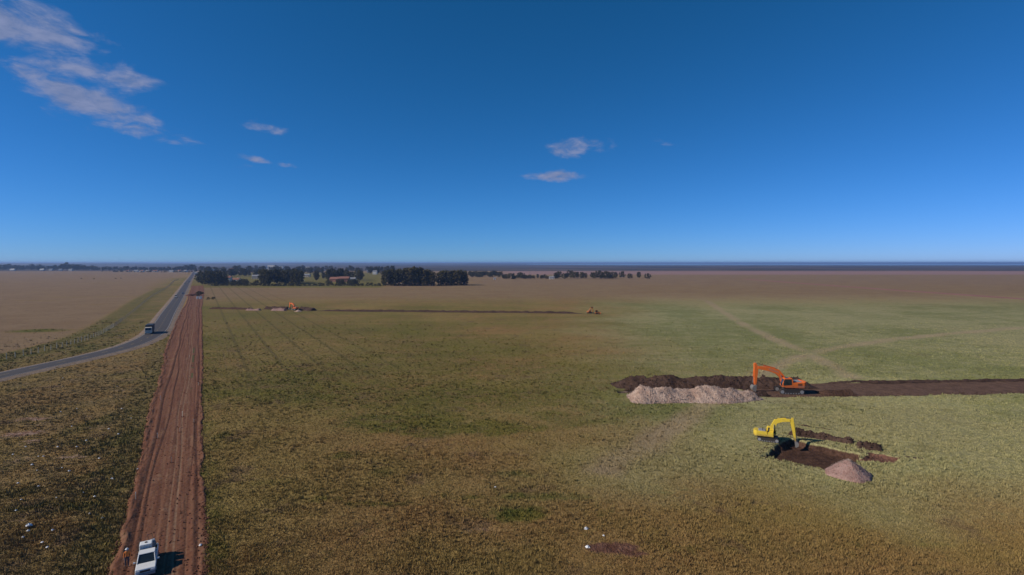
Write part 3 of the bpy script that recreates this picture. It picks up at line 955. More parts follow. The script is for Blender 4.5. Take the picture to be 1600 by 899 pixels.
# ------------------------------------------------------------------ grass standing on the ground (nobody could count it)
def grass(name, n, y0, y1, hmin, hmax, spread, blades, keep_fn, label, width=0.03):
    """n clumps, denser near the camera; each clump a few leaning blades"""
    inv = RNG.uniform(1 / y1, 1 / y0, n)
    y = 1 / inv
    x = RNG.uniform(-1.06, 1.06, n) * (y + 14)
    k = keep_fn(x, y)
    x, y, kh = x[k > 0], y[k > 0], k[k > 0]
    n = len(x)
    z = relief(x, y)
    B = blades
    ang = RNG.uniform(0, 2 * math.pi, (n, B))
    rad = RNG.uniform(0, 1, (n, B)) * spread * (0.6 + 0.004 * y[:, None])
    bx = x[:, None] + np.cos(ang) * rad
    by = y[:, None] + np.sin(ang) * rad
    hgt = RNG.uniform(hmin, hmax, (n, B)) * kh[:, None]
    lean = RNG.uniform(0.1, 0.6, (n, B)) * hgt
    la = ang + RNG.uniform(-0.8, 0.8, (n, B))
    w = (width + 0.00055 * y[:, None]) * RNG.uniform(0.7, 1.6, (n, B))
    pa = RNG.uniform(0, math.pi, (n, B))
    zz = np.repeat(z[:, None], B, 1) - 0.03
    p0 = np.stack([bx - np.cos(pa) * w, by - np.sin(pa) * w, zz], -1)
    p1 = np.stack([bx + np.cos(pa) * w, by + np.sin(pa) * w, zz], -1)
    p2 = np.stack([bx + np.cos(la) * lean, by + np.sin(la) * lean, zz + hgt], -1)
    V = np.stack([p0, p1, p2], 2).reshape(-1, 3)
    o = np_obj(name, V, np.arange(len(V)).reshape(-1, 3), mat_grass)
    a, b2 = zones(x, y)
    rep = B * 3
    set_attr(o, 'zone', np.repeat(a, rep, 0))
    set_attr(o, 'zone_two', np.repeat(b2, rep, 0))
    ti = np.repeat(np.clip(RNG.normal(0.42, 0.25, n * B), 0, 1), 3)
    set_attr(o, 'tint', np.stack([ti, ti, ti, ti * 0 + 1], -1))
    return tag(o, label, 'grass', kind='stuff')


def bare_here(x, y):
    p, a = strip_pa(x, y)
    le, re = strip_edges(a)
    rd, rs = pdist(x, y, ROAD)
    m = ((p > le + 0.4) & (p < re - 0.4)) | (rd < 5.2)
    _, ins, scr = pit_shape(x, y)
    m |= (np.maximum(ins, scr) > 0.08)
    m |= np.hypot(x - 47.8, y - 77.2) < 3.2
    z, lane, tr = cut_shape(x, y)
    u, v = x - WS[0], y - WS[1]
    m |= (np.maximum(lane, tr) > 0.1)
    m |= (u > -39) & (u < -2) & (v > -10.8) & (v < -1.5)
    m |= (u > -39) & (u < 9) & (v > 2) & (v < 10)
    one, _ = zones(x, y)
    m |= RNG.uniform(0, 1, x.shape) < one[..., 2] * 1.2
    return m


def keep_field(x, y):
    k = np.where(bare_here(x, y), 0, 1.0)
    k = k * (RNG.uniform(0, 1, x.shape) > sm(y, 120, 340))
    one, _ = zones(x, y)
    k = k * (RNG.uniform(0, 1, x.shape) > 0.85 * one[..., 1])
    return k * (0.65 + 0.7 * fbm(x / 3, y / 3, 101))


def keep_weeds(x, y):
    one, two = zones(x, y)
    ok = (~bare_here(x, y)) & (RNG.uniform(0, 1, x.shape) < np.clip(one[..., 0] * 1.1 - 0.35, 0, 1) * (0.25 + one[..., 3]))
    return np.where(ok, 0.6 + 0.8 * fbm(x / 2, y / 2, 103), 0)


grass('grass', 380000, 46, 340, 0.07, 0.21, 0.22, 4, keep_field, 'short dry grass covering the fields', 0.006)
grass('weeds', 60000, 46, 280, 0.20, 0.55, 0.35, 7, keep_weeds, 'darker green weeds growing in patches', 0.03)

def keep_tussock(x, y):
    d = fbm(x / 9, y / 9, 107, 4)
    ok = (~bare_here(x, y)) & (RNG.uniform(0, 1, x.shape) < sm(d, 0.40, 0.62)) & (RNG.uniform(0, 1, x.shape) > sm(y, 120, 260))
    return np.where(ok, 0.5 + 0.9 * RNG.uniform(0, 1, x.shape), 0)


grass('tussocks', 42000, 46, 260, 0.16, 0.40, 0.26, 12, keep_tussock, 'taller dry tussocks standing above the short grass', 0.012)
# ------------------------------------------------------------------ heaps and banks of dug earth
def ridge(name, L, wfun, hfun, mat, seed, step=0.35, cross=19, lump=0.35, base=None):
    """a bank of loose earth along a polyline: width and height may change along it"""
    L = resample(np.array(L, float), step)
    n = len(L)
    T = np.gradient(L, axis=0)
    T /= np.hypot(T[:, 0], T[:, 1])[:, None]
    N = np.stack([T[:, 1], -T[:, 0]], 1)
    s = np.linspace(0, 1, n)
    w = np.array([wfun(k) for k in s])
    h = np.array([hfun(k) for k in s])
    q = np.linspace(-1, 1, cross)
    Sg, Q = np.meshgrid(s, q, indexing='ij')
    end = sm(Sg, 0, 0.10) * (1 - sm(Sg, 0.94, 1))
    X = L[:, 0][:, None] + N[:, 0][:, None] * Q * w[:, None]
    Y = L[:, 1][:, None] + N[:, 1][:, None] * Q * w[:, None]
    X = X + 0.5 * (fbm(X / 1.3, Y / 1.3, seed + 3) - 0.5)
    Y = Y + 0.5 * (fbm(X / 1.3, Y / 1.3, seed + 4) - 0.5)
    prof = np.clip(1 - np.abs(Q) ** 1.25, 0, 1)
    k = fbm(X / 2.8, Y / 2.8, seed, 3)
    z = prof * h[:, None] * (0.62 + 0.8 * (k - 0.1)) * end
    z += lump * (fbm(X / 0.75, Y / 0.75, seed + 1, 2) - 0.5) * np.clip(prof * 3, 0, 1) * end
    z -= 0.22 * (1 - np.clip(prof * 6, 0, 1))
    if base is not None:
        z += base
    return np_obj(name, np.stack([X, Y, z], -1).reshape(-1, 3), grid_faces(n, cross), mat, smooth=False)


def stones(parent, name, pts, mat, r0, r1):
    """loose stones lying on a heap: one part that nobody could count"""
    V, Fc = [], []
    ico = [(0, 0, 1), (0.9, 0, 0.1), (-0.3, 0.85, 0.2), (-0.4, -0.8, 0.1), (0, 0, -0.8)]
    tri = [(0, 1, 2), (0, 2, 3), (0, 3, 1), (4, 2, 1), (4, 3, 2), (4, 1, 3)]
    for (x, y, z) in pts:
        r = random.uniform(r0, r1)
        a = random.uniform(0, 6.3)
        c, s_ = math.cos(a), math.sin(a)
        b0 = len(V)
        for (u, v, w) in ico:
            u, v, w = u * random.uniform(0.7, 1.3), v * random.uniform(0.7, 1.3), w * random.uniform(0.6, 1.0)
            V.append((x + r * (u * c - v * s_), y + r * (u * s_ + v * c), z + r * w))
        Fc += [tuple(b0 + i for i in q) for q in tri]
    o = np_obj(name, V, Fc, mat, parent)
    o['kind'] = 'stuff'
    return o


def surface_points(o, n, lo=0.1):
    me = o.data
    co = np.empty(len(me.vertices) * 3, np.float32)
    me.vertices.foreach_get('co', co)
    co = co.reshape(-1, 3)
    co = co[co[:, 2] > lo]
    return co[RNG.integers(0, len(co), n)] + np.stack([RNG.uniform(-0.2, 0.2, n), RNG.uniform(-0.2, 0.2, n), np.zeros(n)], -1)


def P2(u, v):
    return (WS[0] + u, WS[1] + v)


# at the orange excavator
o = ridge('rubble_bank', [P2(-38, -6.9), P2(-30, -6.7), P2(-22, -6.4), P2(-14, -6.1), P2(-7.6, -5.6)], lambda s: 4.2 - 2.0 * max(0, s - 0.75) / 0.25 + 0.4 * math.sin(s * 9 + 2),
          lambda s: (2.6 + 0.25 * math.sin(s * 11)) * (1 - 0.72 * max(0, s - 0.75) / 0.25), mat_pale, 201, lump=0.6, cross=25)
tag(o, 'long pale pinkish rubble bank on the near side of the trench by the orange excavator', 'rubble bank')
stones(o, 'loose_stones', surface_points(o, 1400), mat_stone, 0.06, 0.22)
o = ridge('soil_bank', [P2(-39, 6.2), P2(-25, 6.0), P2(-12, 5.9), P2(-2, 6.6), P2(10, 7.4)], lambda s: 3.8 + 0.5 * math.sin(s * 8), lambda s: 2.5 - 0.5 * s + 0.25 * math.sin(s * 13), mat_topsoil, 211, lump=0.7, cross=23)
tag(o, 'long dark brown topsoil bank along the far side of the trench by the orange excavator', 'soil bank')
stones(o, 'clods', surface_points(o, 900), mat_topsoil, 0.08, 0.26)
o = ridge('soil_bank', [P2(12, 8.9), P2(50, 11.0), P2(108, 14.2)], lambda s: 0.9, lambda s: 0.55, mat_topsoil, 221, 0.5)
tag(o, 'low brown earth windrow along the far edge of the graded lane', 'soil bank')
o = ridge('soil_bank', [P2(7.5, -1.2), P2(12, -1.6), P2(15, -1.7)], lambda s: 1.7, lambda s: 0.8, mat_pit, 231, 0.3)
tag(o, 'small brown earth heap behind the tracks of the orange excavator', 'soil heap')
stones(o, 'clods', surface_points(o, 160), mat_topsoil, 0.06, 0.2)
o = ridge('soil_bank', [P2(-11.5, -4.2), P2(-8.5, -3.4), P2(-5.2, -2.6)], lambda s: 1.1, lambda s: 0.7, mat_topsoil, 236, 0.25)
tag(o, 'small dark soil spill beside the bucket of the orange excavator', 'soil heap')

# at the pit of the yellow excavator
o = ridge('soil_bank', [(49.0, 95.6), (52.4, 93.2), (55.4, 90.8), (57.0, 89.6)], lambda s: 1.25 + 0.3 * math.sin(s * 5.1 + 1), lambda s: 0.95 - 0.25 * math.sin(s * 3.7), mat_topsoil, 241, 0.2, lump=0.75)
tag(o, 'lumpy row of dark spoil along the far side of the square pit', 'spoil row')
stones(o, 'clods', surface_points(o, 220), mat_topsoil, 0.06, 0.22)
o = ridge('soil_bank', [(56.2, 88.3), (58.0, 87.4), (59.4, 86.4)], lambda s: 1.6, lambda s: 1.0, mat_topsoil, 251, 0.22, lump=0.6)
tag(o, 'rounded dark spoil heap at the right end of the square pit', 'spoil heap')
stones(o, 'clods', surface_points(o, 90), mat_topsoil, 0.06, 0.2)
o = ridge('soil_bank', [(60.5, 83.6), (61.8, 83.0), (63.0, 82.6)], lambda s: 0.5, lambda s: 0.25, mat_topsoil, 256, 0.22)
tag(o, 'thin dark crumbs of soil beyond the shallow red scrape', 'soil heap')
o = ridge('soil_bank', [(52.6, 100.2), (55.0, 98.8), (57.4, 97.4)], lambda s: 0.3, lambda s: 0.14, mat_topsoil, 258, 0.22)
tag(o, 'thin broken line of earth behind the spoil row', 'soil heap')


def cone_heap(name, x, y, r, h, mat, seed):
    a, q = np.meshgrid(np.linspace(0, 2 * math.pi, 49), np.linspace(0, 1, 20), indexing='ij')
    rr = r * q * (1 + 0.20 * (fbm(np.cos(a) * 2 + 5, np.sin(a) * 2 + 5, seed) - 0.5) * 2)
    X, Y = x + np.cos(a) * rr, y + np.sin(a) * rr
    z = h * np.clip(1.06 - np.sqrt(q * q + 0.01), 0, 1) ** 1.05 * (1 + 0.30 * (fbm(X / 1.2, Y / 1.2, seed + 1) - 0.5))
    z += 0.16 * (fbm(X / 0.35, Y / 0.35, seed + 2, 2) - 0.5) * (1 - q) ** 0.3
    z = z - 0.25 * (q > 0.99) + relief(X, Y)
    return np_obj(name, np.stack([X, Y, z], -1).reshape(-1, 3), grid_faces(49, 20), mat)


pts = []
for i in range(900):
    k = random.randrange(4)
    q = PIT[k] + (PIT[(k + 1) % 4] - PIT[k]) * random.random()
    pts.append((q[0] + random.gauss(0, 0.9), q[1] + random.gauss(0, 0.9), 0.03))
pts = [(x, y, 0.03 + float(relief(x, y))) for x, y, z in pts if float(poly_sd(np.array([x]), np.array([y]), PIT)[0]) > 0]
o = stones(None, 'pit_clods', pts, mat_topsoil, 0.04, 0.15)
tag(o, 'crumbs of dark soil strewn around the square pit', 'clods', kind='stuff')
pts = []
for i in range(1500):
    u, v = random.uniform(-39, 60), random.choice((random.gauss(-9.8, 0.7), random.gauss(9.8, 0.8), random.gauss(-4.5, 0.8)))
    if u > -3 and -8 > v:
        continue
    pts.append((WS[0] + u, WS[1] + v + 0.055 * max(u, 0), 0.03))
o = stones(None, 'trench_clods', pts, mat_pit, 0.05, 0.17)
tag(o, 'crumbs of brown soil strewn along the trench and graded lane', 'clods', kind='stuff')
o = cone_heap('gravel_heap', 47.9, 76.8, 3.0, 2.2, mat_gravel, 261)
tag(o, 'conical heap of pink gravel at the near corner of the square pit', 'gravel heap')
stones(o, 'loose_stones', surface_points(o, 500), mat_stone, 0.03, 0.10)

# along the far trench
TL = TRENCH
tl = resample(TL, 2.0)
o = ridge('soil_bank', [at(486, 486), at(640, 487.4), at(800, 489), at(915, 490.3)], lambda s: 2.1, lambda s: 1.15, mat_topsoil, 271, 1.2, 9)
tag(o, 'thin dark line of trench spoil running straight across the middle of the far field', 'soil bank')
o = ridge('soil_bank', [at(468, 484.6), at(480, 485), at(491, 485.8)], lambda s: 3.0, lambda s: 2.6 - 0.8 * s, mat_topsoil, 276, 0.6, 13)
tag(o, 'higher dark soil bank just right of the small far orange excavator', 'soil bank')
o = ridge('soil_bank', [at(326, 482.8), at(360, 483.2), at(395, 483.6)], lambda s: 2.6, lambda s: 1.2, mat_pit, 281, 0.7, 11, 0.7)
tag(o, 'uneven brown soil bank at the left end of the far trench beside the red strip', 'soil bank')
o = ridge('rubble_bank', [at(384, 485.2), at(395, 485.2), at(408, 485.3)], lambda s: 2.1, lambda s: 1.2, mat_gravel, 286, 0.6, 11)
tag(o, 'pale rubble heap on the far trench, the left one of two', 'rubble bank')
o = ridge('rubble_bank', [at(424, 485.4), at(434, 485.4), at(448, 485.6)], lambda s: 2.3, lambda s: 1.5, mat_gravel, 291, 0.6, 11)
tag(o, 'pale rubble heap touching the small far orange excavator on its left', 'rubble bank')
o = ridge('soil_bank', [at(412, 483.2), at(430, 483.4), at(452, 483.8)], lambda s: 2.2, lambda s: 1.9, mat_topsoil, 294, 0.6, 11)
tag(o, 'dark soil bank behind the pale heaps of the far trench', 'soil bank')
o = cone_heap('soil_heap', *at(466, 486.8), 2.2, 1.2, mat_pale, 297)
tag(o, 'small tan heap below the right end of the small far orange excavator', 'soil heap')
o = ridge('soil_bank', [at(293, 463), at(299, 462), at(307, 461)], lambda s: 3.6, lambda s: 1.7, mat_redheap, 301, 1.0, 11, 0.8)
tag(o, 'red earth heap across the far end of the red strip beside the dark tree', 'soil heap')

# crumbs of earth along both edges of the red strip
pts = []
for i in range(2600):
    a = random.uniform(-6, 1) if False else 300 * random.random() ** 2 - 8
    le, re = strip_edges(np.array([a]))
    p = random.choice((float(le[0]) + abs(random.gauss(0, 0.8)), float(re[0]) - abs(random.gauss(0, 0.7)), random.uniform(float(le[0]), float(re[0]))))
    q = STRIP_O + ST_P * p + ST_A * a
    pts.append((q[0], q[1], 0.12))
o = stones(None, 'earth_clods', pts, mat_redheap, 0.04, 0.16)
tag(o, 'crumbs of red earth scattered over the bare strip', 'clods', kind='stuff')


# ------------------------------------------------------------------ excavators
def thick_line(pts, w0, w1):
    """outline of a tapered bar through points in x, z"""
    P = [np.array(p, float) for p in pts]
    n = len(P)
    up, dn = [], []
    for i in range(n):
        d = (P[min(i + 1, n - 1)] - P[max(i - 1, 0)])
        d /= np.hypot(*d)
        nr = np.array([-d[1], d[0]])
        k = i / (n - 1)
        w = (w0[i] if isinstance(w0, (list, tuple)) else w0 + (w1 - w0) * k) / 2
        up.append(tuple(P[i] + nr * w))
        dn.append(tuple(P[i] - nr * w))
    return up + dn[::-1]


def excavator(name, loc, rz, scale, main, pose, label, group=None, text=None):
    """forward is +x; pose holds the boom, stick and bucket points in x, z"""
    root = empty(name, loc, rz)
    root.scale = (scale,) * 3
    tag(root, label, 'excavator', group)
    # undercarriage
    for s_ in (-1, 1):
        yc = 1.18 * s_
        prof = []
        for k in range(9):
            a = -math.pi / 2 + math.pi * k / 8
            prof.append((1.78 + 0.46 * math.cos(a), 0.46 + 0.46 * math.sin(a)))
        for k in range(9):
            a = math.pi / 2 + math.pi * k / 8
            prof.append((-1.78 + 0.46 * math.cos(a), 0.46 + 0.46 * math.sin(a)))
        mb = MB().prism(prof, yc - 0.28, yc + 0.28)
        for k in range(22):
            x = -2.0 + k * 4.0 / 21
            mb.box((x, yc, 0.945), (0.07, 0.60, 0.06))
            mb.box((x, yc, -0.01), (0.07, 0.60, 0.06))
        tr = mb.build('track', M['steel'], root)
        for x in (-1.78, 1.78):
            MB().rod((x, yc - 0.31, 0.46), (x, yc + 0.31, 0.46), 0.34, n=14).build('sprocket', M['grey'], tr)
        MB().box((0, yc, 0.46), (2.9, 0.60, 0.42), taper=0.9).build('track_frame', M['steel'], tr)
        for k in range(6):
            x = -1.2 + k * 0.48
            MB().rod((x, yc - 0.315, 0.2), (x, yc + 0.315, 0.2), 0.12, n=10).build('roller', M['grey'], tr)
    mb = MB().box((0, 0, 0.62), (1.9, 1.9, 0.5))
    mb.rod((0, 0, 0.85), (0, 0, 1.16), 0.78, n=20)
    mb.build('turntable', M['steel'], root)
    # upper structure
    hb = MB().prism([(-2.35, 1.16), (1.15, 1.16), (1.15, 1.45), (0.0, 1.55), (-0.2, 2.15), (-2.35, 2.25)], -1.35, 1.35)
    house = hb.build('body', M[main], root, 0.05)
    MB().box((-1.25, 0.05, 2.27), (1.5, 1.7, 0.16), taper=0.94).build('engine_hood', M['grey'], house, 0.03)
    for k in range(5):
        MB().box((-1.8 + k * 0.16, 1.36, 1.85), (0.07, 0.03, 0.4)).build('vent_slat', M['steel'], house)
    cw = []
    for k in range(11):
        a = math.pi / 2 + math.pi * k / 10
        cw.append((-2.3 + 0.75 * math.cos(a), 1.34 * math.sin(a)))
    vs = [(x, y, 1.1) for x, y in cw] + [(x * 1.0 + 0.05, y, 2.3) for x, y in cw]
    n = len(cw)
    MB().add(vs, [tuple(range(n - 1, -1, -1)), tuple(range(n, 2 * n))] + [(i, (i + 1) % n, (i + 1) % n + n, i + n) for i in range(n)]).build('counterweight', M[main], root, 0.06)
    MB().box((0.55, -0.95, 1.78), (1.1, 0.75, 0.65)).build('toolbox', M[main], root, 0.04)
    mb = MB().rod((-1.1, -0.6, 2.3), (-1.1, -0.6, 2.85), 0.07)
    mb.rod((-1.1, -0.6, 2.85), (-1.2, -0.6, 2.95), 0.07)
    mb.build('exhaust', M['steel'], root)
    mb = MB()
    for x0, x1 in ((0.05, 1.05),):
        mb.rod((x0, -1.3, 2.1), (x0, -1.3, 2.65), 0.025, n=6)
        mb.rod((x1, -1.3, 2.1), (x1, -1.3, 2.65), 0.025, n=6)
        mb.rod((x0, -1.3, 2.65), (x1, -1.3, 2.65), 0.025, n=6)
    mb.build('handrail', M['steel'], root)
    # cab on the left
    cp = [(-0.25, 1.3), (1.62, 1.3), (1.72, 1.95), (1.38, 2.98), (-0.05, 3.02), (-0.25, 2.6)]
    cab = MB().prism(cp, 0.36, 1.36).build('cab', M[main], root, 0.05)
    MB().prism([(0.0, 1.75), (1.50, 1.62), (1.58, 1.95), (1.28, 2.82), (0.05, 2.84)], 1.362, 1.372).build('side_window', M['glass'], cab)
    MB().prism([(0.0, 1.75), (1.50, 1.62), (1.58, 1.95), (1.28, 2.82), (0.05, 2.84)], 0.348, 0.358).build('side_window', M['glass'], cab)
    fw = MB()
    fw.add([(1.655, 0.46, 1.48), (1.655, 1.26, 1.48), (1.735, 1.26, 1.97), (1.735, 0.46, 1.97), (1.425, 0.46, 2.88), (1.425, 1.26, 2.88)], [(0, 1, 2, 3), (3, 2, 5, 4)])
    fw.build('front_window', M['glass'], cab)
    MB().box((0.75, 0.86, 3.02), (0.55, 0.6, 0.05)).build('roof_hatch', M['glass'], cab)
    MB().box((-0.262, 0.86, 2.25), (0.02, 0.7, 0.5)).build('rear_window', M['glass'], cab)
    mb = MB().rod((1.45, 1.36, 2.75), (1.6, 1.62, 2.8), 0.02, n=6)
    mb.box((1.6, 1.66, 2.6), (0.05, 0.18, 0.32))
    mb.build('mirror', M['steel'], cab)
    # boom, stick, bucket
    bp, sp_, kp = pose['boom'], pose['stick'], pose['bucket']
    bo = MB().prism(thick_line(bp, [0.60, 0.88, 0.98, 0.80, 0.52], 0), -0.46, 0.18).build('boom', M[main], root, 0.03)
    st = MB().prism(thick_line(sp_, [0.40, 0.80, 0.62, 0.36], 0), -0.38, 0.10).build('stick', M[main], root, 0.03)
    if text:
        cu_ = bpy.data.curves.new('lettering', 'FONT')
        cu_.body = text
        cu_.size = 0.46
        cu_.extrude = 0.004
        cu_.align_x = 'CENTER'
        cu_.align_y = 'CENTER'
        tmp = bpy.data.objects.new('tmp_text', cu_)
        COL.objects.link(tmp)
        dg = bpy.context.evaluated_depsgraph_get()
        me = bpy.data.meshes.new_from_object(tmp.evaluated_get(dg))
        bpy.data.objects.remove(tmp)
        me.materials.clear()
        me.materials.append(M['white'])
        p2, p3 = np.array(bp[2]), np.array(bp[3])
        ang = math.atan2(p3[1] - p2[1], p3[0] - p2[0])
        mid = (p2 + p3) / 2
        lt = bpy.data.objects.new('lettering', me)
        COL.objects.link(lt)
        lt.parent = bo
        # readable from the machine's left side (+y)
        lt.matrix_local = Matrix.Translation((mid[0], 0.186, mid[1])) @ Matrix.Rotation(-ang, 4, 'Y') @ Matrix.Rotation(math.pi, 4, 'Z') @ Matrix.Rotation(math.pi / 2, 4, 'X')
        l2 = lt.copy()
        COL.objects.link(l2)
        l2.parent = house
        l2.matrix_local = Matrix.Translation((-1.75, 1.358, 1.45)) @ Matrix.Rotation(math.pi, 4, 'Z') @ Matrix.Rotation(math.pi / 2, 4, 'X') @ Matrix.Scale(0.7, 4)
    yc = -0.14

    def cyl_(nm_, a, b_, r, y=yc, par=root):
        a, b_ = np.array(a, float), np.array(b_, float)
        m_ = a + (b_ - a) * 0.58
        c_ = MB().rod((a[0], y, a[1]), (m_[0], y, m_[1]), r).build(nm_, M[main], par)
        MB().rod((m_[0], y, m_[1]), (b_[0], y, b_[1]), r * 0.55).build('piston_rod', M['chrome'], c_)
    mid = (np.array(bp[1]) + np.array(bp[2])) / 2
    for y in (-0.58, 0.30):
        cyl_('boom_cylinder', (1.0, 1.35), tuple(mid), 0.11, y)
    top = np.array(bp[2]) * 0.75 + np.array(bp[3]) * 0.25 + np.array([0, 0.55])
    cyl_('stick_cylinder', tuple(top), sp_[0], 0.10)
    for y in (-0.22, -0.06):
        hp_ = [(p[0], y, p[1] + 0.52) for p in bp[1:4]] + [(sp_[0][0] - 0.25, y, sp_[0][1] - 0.05)]
        mb = MB()
        for q0, q1 in zip(hp_[:-1], hp_[1:]):
            mb.rod(q0, q1, 0.03, n=5)
        mb.build('hydraulic_hose', M['rubber'], bo)
    # bucket hangs from the end of the stick and opens towards the machine
    kx, kz = sp_[-1]
    cyl_('bucket_cylinder', (sp_[1][0] + 0.42, sp_[1][1] - 0.3), (kx + 0.38, kz + 0.45), 0.08)
    MB().rod((kx + 0.38, yc - 0.2, kz + 0.45), (kx + 0.30, yc - 0.2, kz - 0.15), 0.06).rod((kx + 0.38, yc + 0.2, kz + 0.45), (kx + 0.30, yc + 0.2, kz - 0.15), 0.06).build('bucket_link', M['steel'], root)
    a0 = pose['curl']
    outer, inner = [], []
    for k in range(9):
        a = a0 + math.pi * 1.02 * k / 8
        outer.append((math.cos(a) * 0.74, math.sin(a) * 0.66))
        inner.append((math.cos(a) * 0.68, math.sin(a) * 0.60))
    cx, cz = kx + kp[0], kz + kp[1]
    shell = [(cx + x, cz + z) for x, z in outer] + [(cx + x, cz + z) for x, z in inner[::-1]]
    # the shell is built from quads so that the hollow stays open
    vs, fs = [], []
    for i in range(9):
        for (x, z) in (outer[i], inner[i]):
            for y in (yc - 0.6, yc + 0.6):
                vs.append((cx + x, y, cz + z))
    for i in range(8):
        q, r_ = 4 * i, 4 * (i + 1)
        fs += [(q, q + 1, r_ + 1, r_), (q + 2, r_ + 2, r_ + 3, q + 3), (q, r_, r_ + 2, q + 2), (q + 1, q + 3, r_ + 3, r_ + 1)]
    mb = MB().add(vs, fs)
    side = [(cx + x, cz + z) for x, z in outer]
    mb.prism(side, yc - 0.62, yc - 0.57).prism(side, yc + 0.57, yc + 0.62)
    bk = mb.build('bucket', M['bucket'], root)
    e = outer[-1] if pose.get('lip', 1) > 0 else outer[0]
    d = np.array([-math.sin(a0 + math.pi * 1.02), math.cos(a0 + math.pi * 1.02)])
    for k in range(5):
        y = yc - 0.5 + 0.25 * k
        MB().box((cx + e[0] + d[0] * 0.1, y, cz + e[1] + d[1] * 0.1), (0.10, 0.09, 0.24)).build('tooth', M['steel'], bk)
    return root


POSE_A = dict(boom=[(0.55, 1.75), (1.25, 3.0), (2.1, 3.95), (3.6, 4.45), (5.75, 4.75)],
              stick=[(6.25, 5.55), (6.02, 4.75), (6.12, 3.2), (6.25, 1.35)], bucket=(-0.05, -0.55), curl=math.pi * 1.52)
POSE_B = dict(boom=[(0.55, 1.75), (0.95, 3.3), (1.6, 4.55), (2.9, 5.05), (4.55, 5.10)],
              stick=[(5.0, 5.75), (4.85, 5.0), (5.2, 3.0), (5.55, 0.55)], bucket=(-0.05, -0.55), curl=math.pi * 1.52)
ex = excavator('excavator', (WS[0] + 1.0, WS[1] - 0.2, -0.20), R(180 - 4), 1.22, 'orange', POSE_A,
               'large orange excavator working between the pale rubble bank and the dark soil bank', text='DOOSAN')
X, Y = at(461, 485.4)
far_ex = copy_tree(ex)
far_ex.location = (X, Y, 0.3)
far_ex.rotation_euler = (0, 0, R(148))
far_ex.scale = (0.86,) * 3
tag(far_ex, 'small far orange excavator beside the pale heaps at the left end of the far trench', 'excavator')
excavator('excavator', (43.2, 91.3, 0.05), R(-24), 0.74, 'yellow', POSE_B, 'yellow excavator with its bucket down in the dark square pit')
excavator('excavator', (*at(921, 489.8), 0.0), R(50), 0.66, 'amber', POSE_B, 'far amber excavator at the right end of the thin dark trench line')


def bulldozer(loc, rz, label):
    root = empty('bulldozer', loc, rz)
    root.scale = (0.8, 0.8, 0.8)
    tag(root, label, 'bulldozer')
    for s_ in (-1, 1):
        prof = [(-1.9, 0.35), (-1.7, 0.08), (1.5, 0.08), (1.8, 0.4), (1.4, 0.85), (-0.9, 1.05), (-1.6, 0.85)]
        tr = MB().prism(prof, s_ * 1.0 - 0.28, s_ * 1.0 + 0.28).build('track', M['steel'], root, 0.03)
        MB().rod((-1.45, s_ * 1.0 - 0.3, 0.5), (-1.45, s_ * 1.0 + 0.3, 0.5), 0.3).build('sprocket', M['amber'], tr)
    MB().prism([(-1.5, 0.6), (1.6, 0.6), (1.7, 1.5), (0.4, 1.7), (0.4, 1.75), (-1.5, 1.6)], -0.68, 0.68).build('body', M['amber'], root, 0.05)
    cab = MB().prism([(-1.3, 1.6), (0.3, 1.6), (0.15, 2.85), (-1.2, 2.85)], -0.7, 0.7).build('cab', M['glass'], root, 0.03)
    MB().box((-0.52, 0, 2.92), (1.7, 1.6, 0.12)).build('cab_roof', M['amber'], cab, 0.03)
    bl = []
    for k in range(7):
        z = 0.05 + k * 0.2
        bl.append((2.45 - 0.22 * math.sin(math.pi * k / 6), z))
    MB().prism(bl + [(x + 0.08, z) for x, z in bl[::-1]], -1.75, 1.75).build('blade', M['amber'], root)
    for s_ in (-1, 1):
        MB().rod((0.2, s_ * 1.35, 0.5), (2.3, s_ * 1.35, 0.45), 0.1).build('push_arm', M['amber'], root)
    MB().rod((1.0, -0.5, 1.7), (1.0, -0.5, 2.4), 0.06).build('exhaust', M['steel'], root)
    MB().prism([(-1.9, 0.9), (-2.7, 1.0), (-2.75, 0.2), (-2.55, 0.2), (-2.45, 0.8), (-1.9, 0.7)], -0.3, 0.3).build('ripper', M['steel'], root)
    return root


bulldozer((*at(933, 491.0), 0.0), R(5), 'far amber bulldozer at the right end of the thin dark trench line')


# ------------------------------------------------------------------ vehicles
def wheels(root, xs_, y, r, w):
    for x in xs_:
        for s_ in (-1, 1):
            o = MB().rod((x, s_ * y - w / 2, r), (x, s_ * y + w / 2, r), r, n=18).build('wheel', M['rubber'], root, 0.03)
            MB().rod((x, s_ * (y + w / 2) - 0.01, r), (x, s_ * (y + w / 2) + 0.012, r), r * 0.55, n=14).build('rim', M['silver'], o)


def lamps(root, xf, xr, y, z):
    for s_ in (-1, 1):
        MB().box((xf, s_ * y, z), (0.06, 0.34, 0.16)).build('headlight', M['lamp'], root)
        MB().box((xr, s_ * y, z + 0.05), (0.05, 0.16, 0.30)).build('tail_light', M['red'], root)


